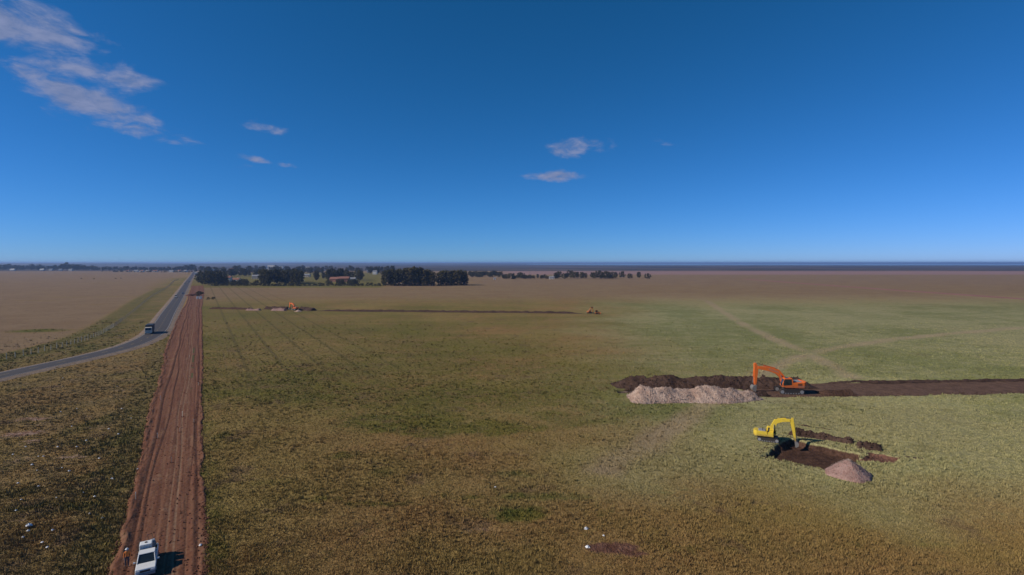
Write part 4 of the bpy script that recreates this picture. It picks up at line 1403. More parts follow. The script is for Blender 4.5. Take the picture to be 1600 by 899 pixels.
def car(name, loc, rz, paintm, label, tall=0.0):
    root = empty(name, loc, rz)
    tag(root, label, 'van' if tall > 0.3 else 'car')
    t0 = 1.46 + tall
    MB().prism([(-2.1, 0.3), (2.1, 0.3), (2.15, 0.62), (1.9, 0.80), (0.95, 0.92), (-2.05, 0.97), (-2.15, 0.6)], -0.86, 0.86).build('body', M[paintm], root, 0.06)
    cb = MB()
    bx = -1.9 if tall else -1.45
    vs = [(bx, -0.80, 0.9), (1.05, -0.80, 0.9), (1.05, 0.80, 0.9), (bx, 0.80, 0.9), (bx + 0.35, -0.66, t0), (0.25, -0.66, t0), (0.25, 0.66, t0), (bx + 0.35, 0.66, t0)]
    cb.add(vs, [(3, 2, 1, 0), (4, 5, 6, 7), (0, 1, 5, 4), (1, 2, 6, 5), (2, 3, 7, 6), (3, 0, 4, 7)])
    gl = cb.build('window', M['glass'], root)
    MB().box(((bx + 0.6) / 2, 0, t0 + 0.02), (0.25 - bx - 0.35, 1.36, 0.06)).build('roof', M[paintm], root, 0.02)
    wheels(root, (-1.3, 1.32), 0.80, 0.32, 0.2)
    lamps(root, 2.13, -2.13, 0.6, 0.66)
    return root


def truck(loc, rz, label):
    root = empty('truck', loc, rz)
    tag(root, label, 'truck')
    MB().box((-0.8, 0, 0.85), (8.0, 0.9, 0.3)).build('chassis', M['steel'], root)
    cab = MB().prism([(2.2, 0.6), (4.2, 0.6), (4.25, 1.6), (4.05, 2.75), (2.2, 2.8)], -1.2, 1.2).build('cab', M['cream'], root, 0.08)
    MB().add([(4.262, -1.05, 1.65), (4.262, 1.05, 1.65), (4.085, 1.0, 2.6), (4.085, -1.0, 2.6)], [(0, 1, 2, 3)]).build('windscreen', M['glass'], cab)
    for s_ in (-1, 1):
        MB().prism([(2.7, 1.65), (4.0, 1.65), (3.9, 2.5), (2.7, 2.5)], s_ * 1.205 - 0.004, s_ * 1.205 + 0.004).build('door_window', M['glass'], cab)
        MB().box((4.25, s_ * 0.85, 0.9), (0.06, 0.4, 0.2)).build('headlight', M['lamp'], cab)
        MB().box((-4.92, s_ * 1.0, 1.0), (0.06, 0.3, 0.15)).build('tail_light', M['red'], root)
    MB().box((4.3, 0, 0.55), (0.15, 2.4, 0.3)).build('bumper', M['cream'], cab)
    MB().box((-1.4, 0, 2.35), (7.0, 2.5, 2.5)).build('cargo_box', M['navy'], root, 0.05)
    wheels(root, (-3.6, -2.4, 3.1), 1.0, 0.5, 0.32)
    return root


def on_road(py_target, off):
    """point and heading on the road at a distance Y, shifted sideways to a lane"""
    i = int(np.argmin(np.abs(dl[:, 1] - F * H / (py_target - HY))))
    tdir = dl[min(i + 2, len(dl) - 1)] - dl[max(i - 2, 0)]
    tdir /= np.hypot(*tdir)
    q = dl[i] + np.array([tdir[1], -tdir[0]]) * off
    return q, math.atan2(tdir[1], tdir[0])


q, a = on_road(521.5, -1.8)
truck((q[0], q[1], 0.34), a + math.pi, 'dark box truck with a pale cab coming round the road bend')
q, a = on_road(465.5, -2.0)
car('van', (q[0], q[1], 0.33), a + math.pi, 'white', 'white and glass van coming along the straight road before the red strip', 0.55)
q, a = on_road(460, 1.8)
car('car', (q[0], q[1], 0.33), a, 'silver', 'silver car driving away on the straight road beside the red earth heap')
q, a = on_road(445, -1.9)
car('van', (q[0], q[1], 0.33), a + math.pi, 'white', 'small distant white van on the road left of the dark trees', 0.6)
q, a = on_road(441.5, 1.9)
car('car', (q[0], q[1], 0.33), a, 'white', 'tiny distant white car on the road at the corner of the dark trees')

# ---- white pickup with a water tank on its bed, on the red strip at the bottom
head = math.atan2(-ST_A[1], -ST_A[0])
pk = empty('pickup_truck', (-35.95, 53.3, 0.06), head)
pk.scale = (0.9, 0.9, 0.9)
tag(pk, 'white pickup truck carrying tank and machine, parked on the red strip at the bottom', 'pickup truck')
MB().prism([(-2.65, 0.45), (2.5, 0.45), (2.62, 0.7), (2.5, 1.02), (1.25, 1.10), (-0.35, 1.12), (-2.65, 1.02)], -0.90, 0.90).build('body', M['white'], pk, 0.06)
vs = [(-0.45, -0.84, 1.05), (1.35, -0.84, 1.05), (1.35, 0.84, 1.05), (-0.45, 0.84, 1.05), (-0.32, -0.70, 1.76), (0.62, -0.70, 1.76), (0.62, 0.70, 1.76), (-0.32, 0.70, 1.76)]
cabin = MB().add(vs, [(3, 2, 1, 0), (4, 5, 6, 7), (0, 1, 5, 4), (1, 2, 6, 5), (2, 3, 7, 6), (3, 0, 4, 7)]).build('window', M['glass'], pk, 0.03)
MB().box((0.15, 0, 1.78), (1.06, 1.46, 0.07)).build('roof', M['white'], pk, 0.03)
for s_ in (-1, 1):
    MB().rod((1.36, s_ * 0.83, 1.06), (0.64, s_ * 0.70, 1.76), 0.045, n=6).build('pillar', M['white'], pk)
    MB().rod((0.2, s_ * 0.85, 1.06), (0.14, s_ * 0.715, 1.76), 0.04, n=6).build('pillar', M['white'], pk)
    mb = MB().rod((1.05, s_ * 0.86, 1.12), (1.08, s_ * 1.05, 1.18), 0.025, n=6)
    mb.box((1.07, s_ * 1.08, 1.2), (0.1, 0.2, 0.16)).build('mirror', M['white'], pk, 0.02)
    MB().box((-1.55, s_ * 0.86, 1.10), (2.1, 0.06, 0.26)).build('bed_side', M['white'], pk, 0.02)
    MB().box((0.5, s_ * 0.905, 0.92), (0.18, 0.03, 0.04)).build('door_handle', M['steel'], pk)
MB().box((-1.55, 0, 1.04), (2.05, 1.62, 0.03)).build('bed_floor', M['steel'], pk)
MB().box((-2.62, 0, 1.10), (0.06, 1.66, 0.26)).build('tailgate', M['white'], pk, 0.02)
MB().box((2.62, 0, 0.5), (0.14, 1.8, 0.24)).build('bumper', M['grey'], pk, 0.03)
MB().box((2.61, 0, 0.82), (0.06, 0.9, 0.18)).build('grille', M['steel'], pk)
wheels(pk, (-1.65, 1.6), 0.80, 0.38, 0.26)
lamps(pk, 2.56, -2.66, 0.68, 0.82)
cs, sn = math.cos(head), math.sin(head)


def on_pk(x, y, z):
    x, y, z = 0.9 * x, 0.9 * y, 0.9 * z
    return (-35.95 + x * cs - y * sn, 53.3 + x * sn + y * cs, 0.06 + z)


tk = empty('water_tank', on_pk(-1.25, -0.2, 1.06), head)
tk.scale = (0.9, 0.9, 0.9)
tag(tk, 'white plastic cube tank in a metal cage on the bed of the pickup', 'tank')
MB().box((0, 0, 0.60), (1.0, 1.15, 0.98)).build('tank_body', M['plastic'], tk, 0.07)
MB().rod((0, 0, 1.09), (0, 0, 1.15), 0.13, n=14).build('lid', M['steel'], tk)
MB().box((0, 0, 0.05), (1.02, 1.17, 0.09)).build('pallet', M['wood'], tk)
mb = MB()
for z in (0.28, 0.6, 0.95):
    for s_ in (-1, 1):
        mb.rod((-0.54, s_ * 0.61, z), (0.54, s_ * 0.61, z), 0.014, n=5)
        mb.rod((s_ * 0.54, -0.61, z), (s_ * 0.54, 0.61, z), 0.014, n=5)
for k in range(6):
    for s_ in (-1, 1):
        mb.rod((-0.54 + k * 0.216, s_ * 0.61, 0.1), (-0.54 + k * 0.216, s_ * 0.61, 1.1), 0.012, n=5)
        mb.rod((s_ * 0.54, -0.61 + k * 0.244, 0.1), (s_ * 0.54, -0.61 + k * 0.244, 1.1), 0.012, n=5)
mb.build('cage', M['cage'], tk)
# plate compactor lashed on the bed behind the tank
cmp_ = empty('soil_compactor', on_pk(-2.2, 0.36, 1.07), head + R(20))
tag(cmp_, 'grey soil compactor on the pickup bed behind the white tank', 'compactor')
MB().prism([(-0.45, 0.1), (-0.3, 0.0), (0.3, 0.0), (0.45, 0.1), (0.3, 0.06), (-0.3, 0.06)], -0.28, 0.28).build('base_plate', M['steel'], cmp_)
MB().box((0, 0, 0.38), (0.5, 0.42, 0.5)).build('engine', M['grey'], cmp_, 0.04)
MB().box((0.05, 0, 0.72), (0.36, 0.34, 0.16)).build('fuel_tank', M['silver'], cmp_, 0.04)
mb = MB()
for s_ in (-1, 1):
    mb.rod((-0.25, s_ * 0.2, 0.4), (-0.95, s_ * 0.2, 1.0), 0.02, n=6)
mb.rod((-0.95, -0.2, 1.0), (-0.95, 0.2, 1.0), 0.025, n=6)
mb.build('handle', M['steel'], cmp_)
MB().rod((0.1, 0.21, 0.4), (0.1, 0.26, 0.4), 0.12).build('pulley', M['steel'], cmp_)


# ------------------------------------------------------------------ the worker
def person(loc, rz, label):
    """one continuous body grown on a skeleton, faces coloured as clothes and skin by place"""
    J, E, Rr = [], [], []

    def j(p, r, par=None):
        J.append(p)
        Rr.append(r)
        if par is not None:
            E.append((par, len(J) - 1))
        return len(J) - 1
    pel = j((0, 0, 0.95), 0.15)
    w = j((0, 0, 1.10), 0.135, pel)
    ch = j((0.01, 0, 1.30), 0.155, w)
    nk = j((0, 0, 1.47), 0.062, ch)
    hd = j((0.02, 0, 1.57), 0.085, nk)
    j((0.02, 0, 1.70), 0.095, hd)
    for s_ in (-1, 1):
        hp = j((0, s_ * 0.10, 0.90), 0.105, pel)
        kn = j((0.03 + 0.03 * s_, s_ * 0.12, 0.50), 0.065, hp)
        an = j((0.0 + 0.05 * s_, s_ * 0.13, 0.09), 0.045, kn)
        j((0.16 + 0.05 * s_, s_ * 0.15, 0.04), 0.042, an)
        sh = j((0, s_ * 0.19, 1.40), 0.07, ch)
        el = j((-0.02, s_ * 0.27, 1.13), 0.05, sh)
        wr_ = j((0.14, s_ * 0.27, 0.92), 0.032, el)
        pm_ = j((0.19, s_ * 0.265, 0.85), 0.036, wr_)
        for k in range(4):
            f1 = j((0.21 + 0.005 * k, s_ * (0.265 + 0.022 * (k - 1.5)), 0.79), 0.010, pm_)
            j((0.20, s_ * (0.262 + 0.022 * (k - 1.5)), 0.745 + 0.006 * abs(k - 1.5)), 0.008, f1)
        th = j((0.22, s_ * 0.225, 0.83), 0.011, pm_)
        j((0.235, s_ * 0.215, 0.79), 0.009, th)
    me = bpy.data.meshes.new('body')
    me.from_pydata(J, E, [])
    tmp = bpy.data.objects.new('tmp_body', me)
    COL.objects.link(tmp)
    sk = tmp.modifiers.new('skin', 'SKIN')
    sk.use_smooth_shade = True
    for i, r in enumerate(Rr):
        me.skin_vertices[0].data[i].radius = (r, r)
    me.skin_vertices[0].data[0].use_root = True
    sb = tmp.modifiers.new('sub', 'SUBSURF')
    sb.levels = sb.render_levels = 1
    dg = bpy.context.evaluated_depsgraph_get()
    bm_ = bpy.data.meshes.new_from_object(tmp.evaluated_get(dg))
    bpy.data.objects.remove(tmp)
    bm_.materials.clear()
    for k in ('hivis', 'denim', 'skin', 'steel'):
        bm_.materials.append(M[k])
    for p in bm_.polygons:
        c = p.center
        p.material_index = 3 if c.z < 0.10 else (2 if (c.z > 1.49 or (abs(c.y) > 0.19 and c.z < 0.93 and c.x > 0.1)) else (1 if c.z < 0.96 and abs(c.y) < 0.24 else 0))
    root = empty('person', loc, rz)
    tag(root, label, 'person')
    bo = bpy.data.objects.new('body', bm_)
    COL.objects.link(bo)
    bo.parent = root
    MB().lathe([(0.155, 0.0), (0.16, 0.015), (0.125, 0.02), (0.118, 0.07), (0.085, 0.115), (0.03, 0.135)], 16, (0.03, 0, 1.69)).build('helmet', M['white'], root, smooth=True)
    mb = MB()
    for s_ in (-1, 1):
        mb.box((0.105, s_ * 0.035, 1.64), (0.02, 0.028, 0.014))
    mb.build('eyes', M['hair'], bo)
    MB().prism([(0.10, 1.64), (0.135, 1.60), (0.10, 1.59)], -0.014, 0.014).build('nose', M['skin'], bo)
    MB().box((0.10, 0, 1.555), (0.02, 0.05, 0.01)).build('mouth', M['tape'], bo)
    for s_ in (-1, 1):
        MB().box((0.015, s_ * 0.095, 1.62), (0.05, 0.02, 0.06)).build('ear', M['skin'], bo, 0.008)
    return root


person((-37.95, 53.3, 0.10), R(-60), 'person in orange workwear and white helmet beside the white pickup')

# ------------------------------------------------------------------ fence along the road
fl = resample(FENCE, 1.0)
fen = empty('wire_fence', (0, 0, 0))
tag(fen, 'post and wire fence along the left side of the road', 'fence')
post_me = MB().rod((0, 0, -0.3), (0, 0, 1.85), 0.11, 0.09, n=7).build('post', M['post'], fen)
spots = []
s_, i = 0, 0
while i < len(fl):
    spots.append(fl[i])
    i += 3 if s_ < 56 else 7
    s_ += 1
    if s_ > 170:
        break
for k, q in enumerate(spots):
    o = post_me if k == 0 else post_me.copy()
    if k == 0:
        post_far = post_me.data.copy()
        post_far.materials.clear()
        post_far.materials.append(M['post'])
        post_me.data.materials.clear()
        post_me.data.materials.append(M['lath'])
    if k > 46:
        o.data = post_far
    if k:
        COL.objects.link(o)
        o.parent = fen
    o.location = (q[0], q[1], float(relief(q[0], q[1])))
    o.rotation_euler = (random.uniform(-.04, .04), random.uniform(-.04, .04), random.uniform(0, 6))
    o.scale = (1, 1, random.uniform(0.92, 1.12))
for z in (0.45, 0.9, 1.35, 1.7):
    mb = MB()
    for a_, b_ in zip(spots[:-1], spots[1:]):
        mb.rod((a_[0], a_[1], z + float(relief(a_[0], a_[1]))), (b_[0], b_[1], z + float(relief(b_[0], b_[1]))), 0.012, n=3, caps=False)
    mb.build('wire', M['wire'], fen)

# ------------------------------------------------------------------ survey stakes on the red strip
for k, (px, py, h) in enumerate([(246, 686, 1.0), (251, 626, 1.0), (285, 652, 1.1), (281, 676, 0.8), (212, 783, 1.1), (303, 661, 0.7), (310, 603, 0.8), (268, 724, 0.9), (296, 560, 0.9)]):
    X, Y = at(px, py)
    st = empty('survey_stake', (X, Y, 0.05), random.uniform(0, 3))
    tag(st, 'short pale survey stake standing in the red earth strip', 'stake', 'survey stakes on the red strip')
    MB().box((0, 0, h / 2), (0.07, 0.04, h), taper=0.9).build('lath', M['lath'], st)
    MB().box((0, 0, h - 0.12), (0.085, 0.055, 0.12)).build('paint_band', M['white'], st)
    mb = MB()
    for i in range(6):
        a = i * 1.05
        mb.box((0.22 * math.cos(a), 0.2 * math.sin(a), 0.02), (0.2, 0.16, 0.16), taper=0.6)
    mb.build('earth_collar', mat_redheap, st)

# ------------------------------------------------------------------ litter
def scrap(loc, r, label, group=None, cat='litter'):
    """a crumpled bag: a low uneven lump with folds"""
    vs, fs = [], []
    n, rings = 9, 4
    for i in range(rings):
        q = 1 - i / rings
        for k in range(n):
            a = 2 * math.pi * k / n
            rr = r * q * random.uniform(0.65, 1.25)
            vs.append((rr * math.cos(a), rr * math.sin(a), r * 0.75 * math.sin(math.pi / 2 * i / rings) * random.uniform(0.7, 1.2)))
    vs.append((0, 0, r * 0.8))
    for i in range(rings - 1):
        for k in range(n):
            fs.append((i * n + k, i * n + (k + 1) % n, (i + 1) * n + (k + 1) % n, (i + 1) * n + k))
    for k in range(n):
        fs.append(((rings - 1) * n + k, (rings - 1) * n + (k + 1) % n, rings * n))
    o = MB().add(vs, fs).build('litter_bag', M['litter'])
    o.location = loc
    return tag(o, label, cat, group)


LIT = [(45, 825), (44, 832), (50, 728), (58, 737), (97, 733), (130, 772), (95, 645), (183, 605), (190, 640), (205, 655), (60, 715), (112, 668), (33, 783), (148, 778), (82, 831),
       (90, 700), (28, 757), (68, 715), (108, 738), (20, 712), (74, 858), (66, 850), (170, 672), (215, 735), (155, 718), (135, 690), (98, 592), (120, 640), (40, 700), (185, 680), (36, 842), (140, 805), (160, 812), (60, 762), (25, 800), (88, 780), (175, 750), (120, 700)]
for k, (px, py) in enumerate(LIT):
    X, Y = at(px, py)
    if (px, py) == (45, 825):
        scrap((X, Y, 0.25), 0.36, 'largest white litter bag lying in the rough grass left of the red strip')
    else:
        scrap((X, Y, 0.18), random.uniform(0.10, 0.19), 'small scrap of white litter in the rough grass left of the red strip', 'litter scraps in the rough grass')
for (px, py, r, lab) in ((916, 828, .26, 'white bag in the dry field, above the other one near the bare red patch'),
                         (918, 857, .26, 'white bag lying at the left tip of the bare red patch in the dry field'),
                         (943, 839, .14, 'small white scrap between the white bags and the bare red patch'),
                         (774, 763, .16, 'pale flat scrap in the middle of the dry field'),
                         (313, 854, .20, 'white scrap on the right edge of the red strip near the pickup')):
    X, Y = at(px, py)
    scrap((X, Y, 0.14), r, lab)


# ------------------------------------------------------------------ trees
def tree_meshes(kind, seed):
    """unit-height tree: trunk with limbs, crown of leaf clumps"""
    rr = random.Random(seed)
    V, Fc = [], []
    cl = []
    if kind == 'euc':
        n = 30
        for i in range(n):
            z = 0.20 + 0.74 * (i + rr.random()) / n
            prof = 0.24 * math.sin(math.pi * min(1, max(0.05, (z - 0.06) / 0.98))) ** 0.6
            a = i * 2.4 + rr.random()
            q = prof * math.sqrt(rr.random()) * 1.1
            cl.append((q * math.cos(a), q * math.sin(a), z, rr.uniform(0.07, 0.12), rr.uniform(0.06, 0.10)))
        base, per, ls = 0.24, 60, (0.020, 0.040)
    elif kind == 'tall':
        n = 22
        for i in range(n):
            z = 0.14 + 0.80 * (i + rr.random()) / n
            prof = 0.17 * (1.05 - z) ** 0.6
            a = i * 2.4
            q = prof * rr.random()
            cl.append((q * math.cos(a), q * math.sin(a), z, rr.uniform(0.05, 0.085), rr.uniform(0.07, 0.10)))
        base, per, ls = 0.12, 55, (0.016, 0.032)
    elif kind == 'bush':
        n = 20
        for i in range(n):
            z = 0.12 + 0.70 * rr.random() ** 0.8
            prof = 0.72 * math.sqrt(max(0.05, 1 - (z / 1.0) ** 2))
            a = i * 2.4 + rr.random()
            q = prof * math.sqrt(rr.random())
            cl.append((q * math.cos(a), q * math.sin(a), z, rr.uniform(0.16, 0.26), rr.uniform(0.13, 0.2)))
        base, per, ls = 0.08, 45, (0.04, 0.08)
    else:
        n = 26
        for i in range(n):
            z = 0.18 + 0.70 * (i + rr.random()) / n
            prof = 0.38 * math.sin(math.pi * min(0.97, max(0.08, (z - 0.02) / 0.98))) ** 0.6
            a = i * 2.4 + rr.random()
            q = prof * math.sqrt(rr.random())
            cl.append((q * math.cos(a), q * math.sin(a), z, rr.uniform(0.09, 0.15), rr.uniform(0.08, 0.12)))
        base, per, ls = 0.18, 55, (0.022, 0.044)
    for (cx, cy, cz, rx, rz_) in cl:
        for k in range(per):
            while True:
                d = Vector((rr.uniform(-1, 1), rr.uniform(-1, 1), rr.uniform(-1, 1)))
                if 0.2 < d.length < 1:
                    break
            p = Vector((cx + d.x * rx, cy + d.y * rx, cz + d.z * rz_))
            nrm = (d + Vector((rr.gauss(0, .6), rr.gauss(0, .6), rr.gauss(0.4, .6)))).normalized()
            u = nrm.orthogonal().normalized()
            u.rotate(Matrix.Rotation(rr.uniform(0, 6.3), 3, nrm))
            w = nrm.cross(u)
            s1, s2 = rr.uniform(*ls), rr.uniform(*ls) * 0.7
            b0 = len(V)
            V.extend([tuple(p - u * s1), tuple(p + w * s2), tuple(p + u * s1), tuple(p - w * s2)])
            Fc.append((b0, b0 + 1, b0 + 2, b0 + 3))
    tb = MB()
    r0 = 0.05 if kind == 'bush' else 0.017
    tb.rod((0, 0, -0.02), (0.008, 0.004, base), r0, r0 * 0.75, 7)
    top = Vector((0.008, 0.004, base))
    tb.rod(top, (0.0, 0.01, 0.75), r0 * 0.75, r0 * 0.25, 6)
    for (cx, cy, cz, rx, rz_) in cl[::3]:
        tb.rod((top.x, top.y, min(cz * 0.8, base + 0.5 * max(0, cz - base))), (cx, cy, cz), r0 * 0.4, r0 * 0.12, 5)
    me = bpy.data.meshes.new('crown')
    me.from_pydata(V, [], Fc)
    me.update()
    tm = bpy.data.meshes.new('trunk')
    tm.from_pydata(tb.v, [], tb.f)
    tm.materials.append(M['trunk'])
    return me, tm


LIB = {}
for kind, mats in (('euc', ('leaf_euc', 'leaf_dark')), ('tall', ('leaf_dark',)), ('round', ('leaf_mid', 'leaf_dark')), ('bush', ('leaf_bush', 'leaf_dark'))):
    for mt in mats:
        lst = []
        for sd in range(4):
            cm, tm = tree_meshes(kind, 100 * len(LIB) + sd)
            cm.materials.append(M[mt])
            lst.append((cm, tm))
        LIB[(kind, mt)] = lst


def tree(name, kind, mt, X, Y, h, label, group=None, wide=1.0, cat='tree', sink=0.0):
    cm, tm = random.choice(LIB.get((kind, mt)) or LIB[(kind, 'leaf_dark')])
    r = empty(name, (X, Y, -sink), random.uniform(0, 6.3))
    w = h * wide * random.uniform(0.92, 1.1)
    r.scale = (w, w, h)
    tag(r, label, cat, group)
    for nm_, me in (('trunk', tm), ('crown', cm)):
        o = bpy.data.objects.new(nm_, me)
        COL.objects.link(o)
        o.parent = r
    return r


def tz(py_base, py_top):
    """height of something standing at a row and reaching up to another row"""
    return (py_base - py_top) * H / (py_base - HY)


def J(v, s_=0.12):
    return v * random.uniform(1 - s_, 1 + s_)


# the two groves at the far edge of the field
G1 = 'trees of the larger grove'
for i, (px, py, top) in enumerate([(601, 446.5, 422), (606, 447, 421), (612, 446.5, 421), (618, 447, 420.5), (624, 446.6, 421), (630, 447, 421), (636, 446.6, 419), (641, 447, 417), (646, 446.8, 416.5), (652, 447, 418),
                                   (658, 446.6, 418.5), (664, 447, 420), (670, 446.8, 422), (676, 447, 425), (610, 445, 421), (622, 445, 421), (634, 445, 420), (644, 445, 417.5), (656, 445, 418.5), (667, 445, 421), (616, 444, 421.5), (648, 444, 418)]):
    X, Y = at(px, py)
    tree('eucalyptus_tree', 'euc', 'leaf_euc' if i % 3 else 'leaf_dark', X, Y, tz(py, top) * random.uniform(0.96, 1.04),
         {601: 'leftmost eucalyptus of the larger grove at the far edge of the field', 676: 'lowest eucalyptus at the right end of the larger grove', 646: 'tallest eucalyptus, at the crest of the larger grove'}.get(px, 'tall dark eucalyptus inside the larger grove at the far edge of the field'), G1, 1.0)
G2 = 'trees of the smaller rounded grove'
for i, (px, py, top) in enumerate([(686, 446, 425), (691, 446.4, 423), (697, 446, 422), (703, 446.4, 422), (709, 446, 422.5), (715, 446.4, 422), (721, 446, 422), (726, 446, 423.5), (694, 445, 423), (706, 445, 422.5), (718, 445, 422), (724, 444.8, 424)]):
    X, Y = at(px, py)
    tree('eucalyptus_tree', 'euc', 'leaf_euc', X, Y, tz(py, top) * random.uniform(0.97, 1.03), 'tree of the smaller rounded grove standing alone right of the larger one', G2, 1.05)
for i, px in enumerate(np.linspace(600, 728, 34)):
    if 679 < px < 684:
        continue
    X, Y = at(px, 446.2 + random.uniform(-.4, .4))
    tree('bush', 'bush', 'leaf_dark', X, Y, random.uniform(2.5, 6.5), 'low dark undergrowth bush at the foot of the two groves', 'undergrowth bushes of the groves', 0.9, 'bush')

# the wooded plots between the road and the groves
GA = 'dark trees at the corner of the road'
for i in range(34):
    px = random.uniform(306, 352)
    py = random.uniform(439, 446.5)
    X, Y = at(px, py)
    tree('dark_tree', random.choice(('round', 'tall', 'round')), 'leaf_dark', X, Y, min(tz(py, random.uniform(420, 427)), 22) * random.uniform(.8, 1), 'dark dense tree at the corner of the road and the field', GA, 1.1)
GB = 'dark trees of the middle plot'
for i in range(30):
    px = random.uniform(410, 470)
    py = random.uniform(440, 446.8)
    X, Y = at(px, py)
    tree('dark_tree', random.choice(('euc', 'round')), 'leaf_dark' if i % 3 else ('leaf_dark'), X, Y, min(tz(py, random.uniform(418.5, 424)), 25), 'tall dark tree of the middle plot between the two house gardens', GB, 1.0)
GC = 'dark trees of the plot left of the large grove'
for i in range(24):
    px = random.uniform(492, 566)
    py = random.uniform(436, 440)
    X, Y = at(px, py)
    tree('dark_tree', random.choice(('euc', 'round')), 'leaf_dark', X, Y, min(tz(py, random.uniform(419, 425)), 24), 'dark tree behind the brick house left of the large grove', GC, 1.0)
for i in range(12):
    px = random.uniform(500, 562)
    X, Y = at(px, random.uniform(444.5, 446.6))
    tree('garden_tree', 'round', 'leaf_mid' if i % 2 else 'leaf_dark', X, Y, random.uniform(5, 9), 'low garden tree in front of the brick house', 'garden trees of the brick house', 1.2)
for i in range(16):
    px = random.uniform(346, 412)
    X, Y = at(px, random.uniform(442.5, 446.4))
    tree('garden_tree', 'round', 'leaf_dark' if i % 3 else 'leaf_mid', X, Y, random.uniform(4, 8), 'low garden tree in front of the white house', 'garden trees of the white house', 1.3)
for i in range(28):
    px = random.uniform(346, 414)
    py = random.uniform(429, 433)
    X, Y = at(px, py)
    tree('dark_tree', random.choice(('round', 'euc')), 'leaf_dark', X, Y, min(tz(py, random.uniform(418, 424)), 24), 'dark tree behind the white house with the red roof', 'trees behind the white house', 1.05)
for i, px in enumerate(np.linspace(330, 598, 74)):
    if 470 < px < 492 and i % 2:
        continue
    X, Y = at(px + random.uniform(-2, 2), 447 + random.uniform(-.5, .3))
    tree('bush', 'bush', 'leaf_dark' if i % 4 else 'leaf_bush', X, Y, random.uniform(1.8, 5), 'hedge bush along the far edge of the big field', 'hedge bushes along the far edge', 0.9, 'bush')
# town trees behind
for i in range(110):
    px = random.uniform(300, 618)
    py = random.uniform(421.5, 429)
    X, Y = at(px, py)
    tree('town_tree', random.choice(('round', 'euc', 'round')), 'leaf_dark' if i % 4 else 'leaf_mid', X, Y, random.uniform(11, 23), 'dark tree among the town roofs behind the wooded plots', 'trees of the town', 1.15)
# tree line on the left
for i, px in enumerate(np.linspace(-20, 304, 130)):
    py = 422.2 + 1.6 * (px / 300) + random.uniform(-1.6, 0.3)
    X, Y = at(px + random.uniform(-2, 2), py)
    big = 1.0 + 0.25 * math.exp(-((px - 105) / 14) ** 2) + 0.15 * math.exp(-((px - 20) / 10) ** 2)
    low = 0.7 if 150 < px < 285 else 1.0
    tree('eucalyptus_tree', random.choice(('round', 'euc', 'round')), 'leaf_dark' if i % 5 else 'leaf_mid', X, Y, random.uniform(17, 27) * big * (low if i % 2 else low * 0.75), 'dark tree in the long row beyond the pale field on the left', 'trees in the row beyond the pale field', 1.15)
for i, px in enumerate(np.linspace(160, 300, 30)):
    X, Y = at(px + random.uniform(-2, 2), 424.8 + random.uniform(-.6, .6) + 0.006 * (px - 160))
    tree('bush', 'bush', 'leaf_bush' if px < 185 else 'leaf_dark', X, Y, random.uniform(3, 7), 'low bush in front of the long row of trees on the left', 'low bushes before the left tree row', 1.0, 'bush')
# scattered trees on the right, before the tidal flat
for i, px in enumerate(np.linspace(733, 782, 24)):
    X, Y = at(px + random.uniform(-1, 1), 431.5 + random.uniform(-1, 1))
    tree('dark_tree', 'round', 'leaf_dark', X, Y, random.uniform(9, 13), 'dark tree in the even belt right of the smaller grove', 'trees of the belt right of the grove', 1.2)
for i, (px, h) in enumerate([(786, 8), (791, 10), (797, 12), (802, 11), (812, 13), (816, 12), (822, 8), (828, 9), (834, 7), (840, 9), (846, 8), (851, 9), (868, 12), (873, 15), (882, 12), (886, 11), (891, 17), (897, 14), (902, 13), (909, 14), (914, 12),
                             (925, 12), (930, 14), (936, 17), (942, 13), (948, 16), (955, 14), (962, 13), (972, 15), (984, 11), (998, 13), (1012, 12)]):
    X, Y = at(px, 436.2 + random.uniform(-1, 0.6))
    tree('dark_tree', 'round' if i % 3 else 'euc', 'leaf_dark', X, Y, h, 'scattered dark tree before the pinkish flats on the right', 'scattered trees before the flats', 1.15)
for i in range(46):
    px = random.choice((random.uniform(784, 862), random.uniform(862, 962), random.uniform(735, 790)))
    X, Y = at(px, 435.4 + random.uniform(-1.6, 1.0) - (2.5 if px < 786 else 0))
    tree('bush' if i % 2 else 'dark_tree', 'bush' if i % 2 else 'round', 'leaf_dark', X, Y, random.uniform(3.5, 6) if i % 2 else random.uniform(5, 9),
         'low bush in the broken line before the pinkish flats' if i % 2 else 'low tree in the broken line before the pinkish flats', 'low growth before the flats', 1.2, 'bush' if i % 2 else 'tree')
# single ones near the end of the red strip
X, Y = at(312, 462.5)
tree('dark_tree', 'bush', 'leaf_dark', X, Y, 4.6, 'low wide dark tree standing alone on the red strip beside the red earth heap', None, 1.1)
for px, h, lab in ((325, 2.0, 'small bush left of its twin at the field edge below the dark trees'), (333, 2.4, 'small bush right of its twin at the field edge below the dark trees')):
    X, Y = at(px, 468.2)
    tree('bush', 'bush', 'leaf_dark', X, Y, h, lab, None, 1.0, 'bush')
for px, py in ((127, 436), (147, 436.2), (181, 435.8), (189, 435.6)):
    X, Y = at(px, py)
    tree('bush', 'bush', 'leaf_dark', X, Y, 1.8, 'tiny dark shrub alone in the pale field on the left', 'tiny shrubs in the pale field', 1.0, 'bush')


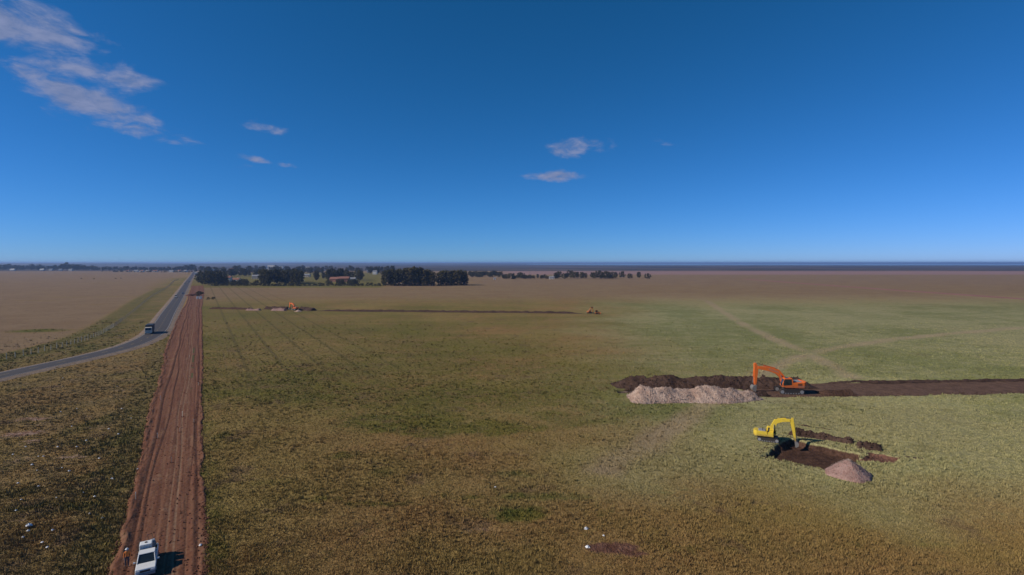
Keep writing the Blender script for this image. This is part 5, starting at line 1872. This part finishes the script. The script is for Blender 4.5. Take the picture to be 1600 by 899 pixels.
# ------------------------------------------------------------------ houses
def house(X, Y, w, d, h, rz, wall, roof, label, name='house', chimney=True, nwin=3, group=None):
    r = empty(name, (X, Y, 0), rz)
    tag(r, label, 'house', group)
    rh = 0.28 * d
    MB().add([(-w / 2, -d / 2, 0), (w / 2, -d / 2, 0), (w / 2, d / 2, 0), (-w / 2, d / 2, 0), (-w / 2, -d / 2, h), (w / 2, -d / 2, h), (w / 2, d / 2, h), (-w / 2, d / 2, h), (-w / 2, 0, h + rh), (w / 2, 0, h + rh)],
             [(0, 1, 5, 4), (2, 3, 7, 6), (1, 2, 6, 9, 5), (3, 0, 4, 8, 7)]).build('wall', M[wall], r)
    ov = 0.5
    k = rh / (d / 2)
    rb = MB()
    for s_ in (-1, 1):
        y1 = s_ * (d / 2 + ov)
        z1 = h - k * ov
        vs = [(-w / 2 - ov, 0, h + rh + 0.05), (w / 2 + ov, 0, h + rh + 0.05), (w / 2 + ov, y1, z1 + 0.05), (-w / 2 - ov, y1, z1 + 0.05)]
        vs += [(x, y, z + 0.18) for x, y, z in vs]
        rb.add(vs, [(3, 2, 1, 0), (4, 5, 6, 7), (0, 1, 5, 4), (1, 2, 6, 5), (2, 3, 7, 6), (3, 0, 4, 7)])
    ro = rb.build('roof', M[roof], r)
    if chimney:
        MB().box((w * 0.25, 0.6, h + rh + 0.5), (0.8, 0.8, 1.6)).build('chimney', M[wall], ro)
    for i in range(nwin):
        x = -w / 2 + w * (i + 0.5) / nwin
        if i == nwin // 2:
            MB().box((x, -d / 2 - 0.01, 1.05), (1.0, 0.08, 2.1)).build('door', M['wood'], r)
        else:
            f = MB().box((x, -d / 2 - 0.01, 1.6), (1.5, 0.08, 1.3)).build('window', M['wood'], r)
            MB().box((x, -d / 2 - 0.06, 1.6), (1.3, 0.04, 1.1)).build('pane', M['glass'], f)
    return r


def hs(px, py, w, d, h, rz, wall, roof, label, **kw):
    X, Y = at(px, py)
    return house(X, Y, w, d, h, R(rz), wall, roof, label, **kw)


hs(357, 441, 8, 8, 7.0, 8, 'wall', 'tile', 'tall white house with red roof among the dark trees, left of its low wing')
hs(368, 440.5, 14, 8, 3.6, -4, 'wall', 'tile', 'low white house with long red roof among the dark trees', nwin=5)
hs(400, 436, 12, 9, 5, 5, 'wallo', 'slate', 'cream house with grey roof behind the garden trees of the white house')
hs(524, 440.5, 15, 10, 4.6, -6, 'brick', 'tile', 'red brick house with red tiled roof, the left of the two brick houses', nwin=5)
hs(538, 440.8, 15, 10, 5.6, 4, 'brick', 'tile', 'taller red brick house with red tiled roof, the right of the two brick houses', nwin=5)
hs(551, 439.5, 10, 7, 4.0, 0, 'wallo', 'slate', 'pale outbuilding right of the brick houses')
hs(480, 433, 12, 8, 4.2, 0, 'wallo', 'slate', 'pale farm building in the gap between the wooded plots')
hs(309, 430, 12, 9, 5, 20, 'wall', 'slate', 'white house at the end of the straight road')
hs(862, 436.4, 9, 6, 3.4, 0, 'wall', 'slate', 'small white house among the scattered trees before the pinkish flats')
hs(773, 437.5, 4, 4, 2.6, 0, 'wall', 'slate', 'tiny white hut at the left end of the scattered trees', chimney=False, nwin=1)
for (px, py, w, lab) in ((20, 423.1, 16, 'leftmost white house below the left tree row'), (66, 423.0, 14, 'white house below the left tree row, second from the left'), (80, 423.0, 12, 'white house below the left tree row, third from the left'),
                         (95, 423.1, 10, 'white house below the left tree row, fourth from the left'), (111, 423.2, 13, 'white house below the left tree row, under its tallest tree')):
    hs(px, py, w, 9, 4.2, random.uniform(-10, 10), 'wall', 'slate' if w < 14 else 'wall', lab)
for i, px in enumerate((200, 213, 222, 232, 243, 268, 281, 290)):
    hs(px, 425.0 + 0.2 * (i % 3), random.uniform(9, 14), 8, 3.8, random.uniform(-20, 20), 'wall' if i % 3 else 'wallo', 'slate' if i % 2 else 'tile', 'small house in the loose row between the left tree row and the road', group='small houses near the road end')
for i, (px, py) in enumerate(((318, 424), (332, 423.5), (347, 424.5), (362, 423), (384, 423), (415, 423.5), (430, 424), (470, 422.5), (488, 424), (500, 422.6), (576, 426), (586, 429))):
    hs(px, py, random.uniform(10, 16), 9, random.uniform(5, 8), random.uniform(-25, 25), 'wall' if i % 3 else 'wallo', 'tile' if i % 3 == 0 else 'slate', 'town house showing between the town trees', group='town houses among the trees')


def block(px, py, w, d, h, label):
    X, Y = at(px, py)
    r = empty('apartment_block', (X, Y, 0), R(random.uniform(-10, 10)))
    tag(r, label, 'building')
    MB().box((0, 0, h / 2), (w, d, h)).build('wall', M['wall'], r)
    MB().box((0, 0, h + 0.3), (w + 0.6, d + 0.6, 0.6)).build('roof', M['slate'], r)
    for fl_ in range(int(h // 3.2)):
        for k in range(int(w // 4)):
            MB().box((-w / 2 + 2 + k * 4, -d / 2 - 0.02, 1.8 + fl_ * 3.2), (1.6, 0.08, 1.5)).build('window', M['glass'], r)


block(425, 421.5, 34, 14, 19, 'pale town block standing highest above the far town trees')
block(413, 421.8, 20, 12, 14, 'pale town block just left of the highest one')
block(440, 421.3, 16, 12, 16, 'narrow pale town block just right of the highest one')
block(481, 421.6, 22, 12, 13, 'pale town block alone at the right end of the town')

# site cabins at the far end of the red strip
for px, w, lab in ((308.5, 1.3, 'narrow white site cabin under the lone dark tree, the left of the pair'), (313.5, 1.8, 'wider grey white site cabin under the lone dark tree, the right of the pair')):
    X, Y = at(px, 467.5)
    r = empty('site_cabin', (X, Y, 0), R(5))
    tag(r, lab, 'cabin')
    MB().box((0, 0, 1.15), (w, 1.3, 2.2)).build('wall', M['wall'], r, 0.04)
    MB().prism([(-w / 2 - 0.05, 2.26), (w / 2 + 0.05, 2.26), (0, 2.5)], -0.7, 0.7).build('roof', M['grey'], r)
    dr = MB().box((0, -0.655, 1.1), (w * 0.6, 0.04, 1.9)).build('door', M['silver'], r)
    MB().box((w * 0.2, -0.69, 1.1), (0.04, 0.04, 0.2)).build('handle', M['steel'], dr)
# mast
X, Y = at(828, 433)
r = empty('radio_mast', (X, Y, 0))
tag(r, 'slender pale mast standing among the scattered trees before the flats', 'mast')
MB().rod((0, 0, 0), (0, 0, 16), 0.35, 0.12, 6).build('pole', M['grey'], r)
MB().rod((0, 0, 16), (0, 0, 18), 0.12, 0.06, 6).build('tip', M['tape'], r)
for a in (0, 2.1, 4.2):
    MB().rod((math.cos(a) * 6, math.sin(a) * 6, 0), (0, 0, 14), 0.03, 0.03, 4).build('guy_wire', M['wire'], r)

# ------------------------------------------------------------------ haze: the air between here and the horizon
hz = bpy.data.materials.new('thin_haze')
hz.use_nodes = True
ht = hz.node_tree
ht.nodes.clear()
out = ht.nodes.new('ShaderNodeOutputMaterial')
pv = ht.nodes.new('ShaderNodeVolumePrincipled')
pv.inputs['Color'].default_value = (0.38, 0.58, 1.0, 1)
pv.inputs['Density'].default_value = 9.5e-5
pv.inputs['Anisotropy'].default_value = 0.2
ht.links.new(pv.outputs[0], out.inputs['Volume'])
o = MB().box((0, 14500, 22), (62000, 36000, 52)).build('haze', hz)
tag(o, 'thin blue haze lying over the plain', 'haze', kind='stuff')
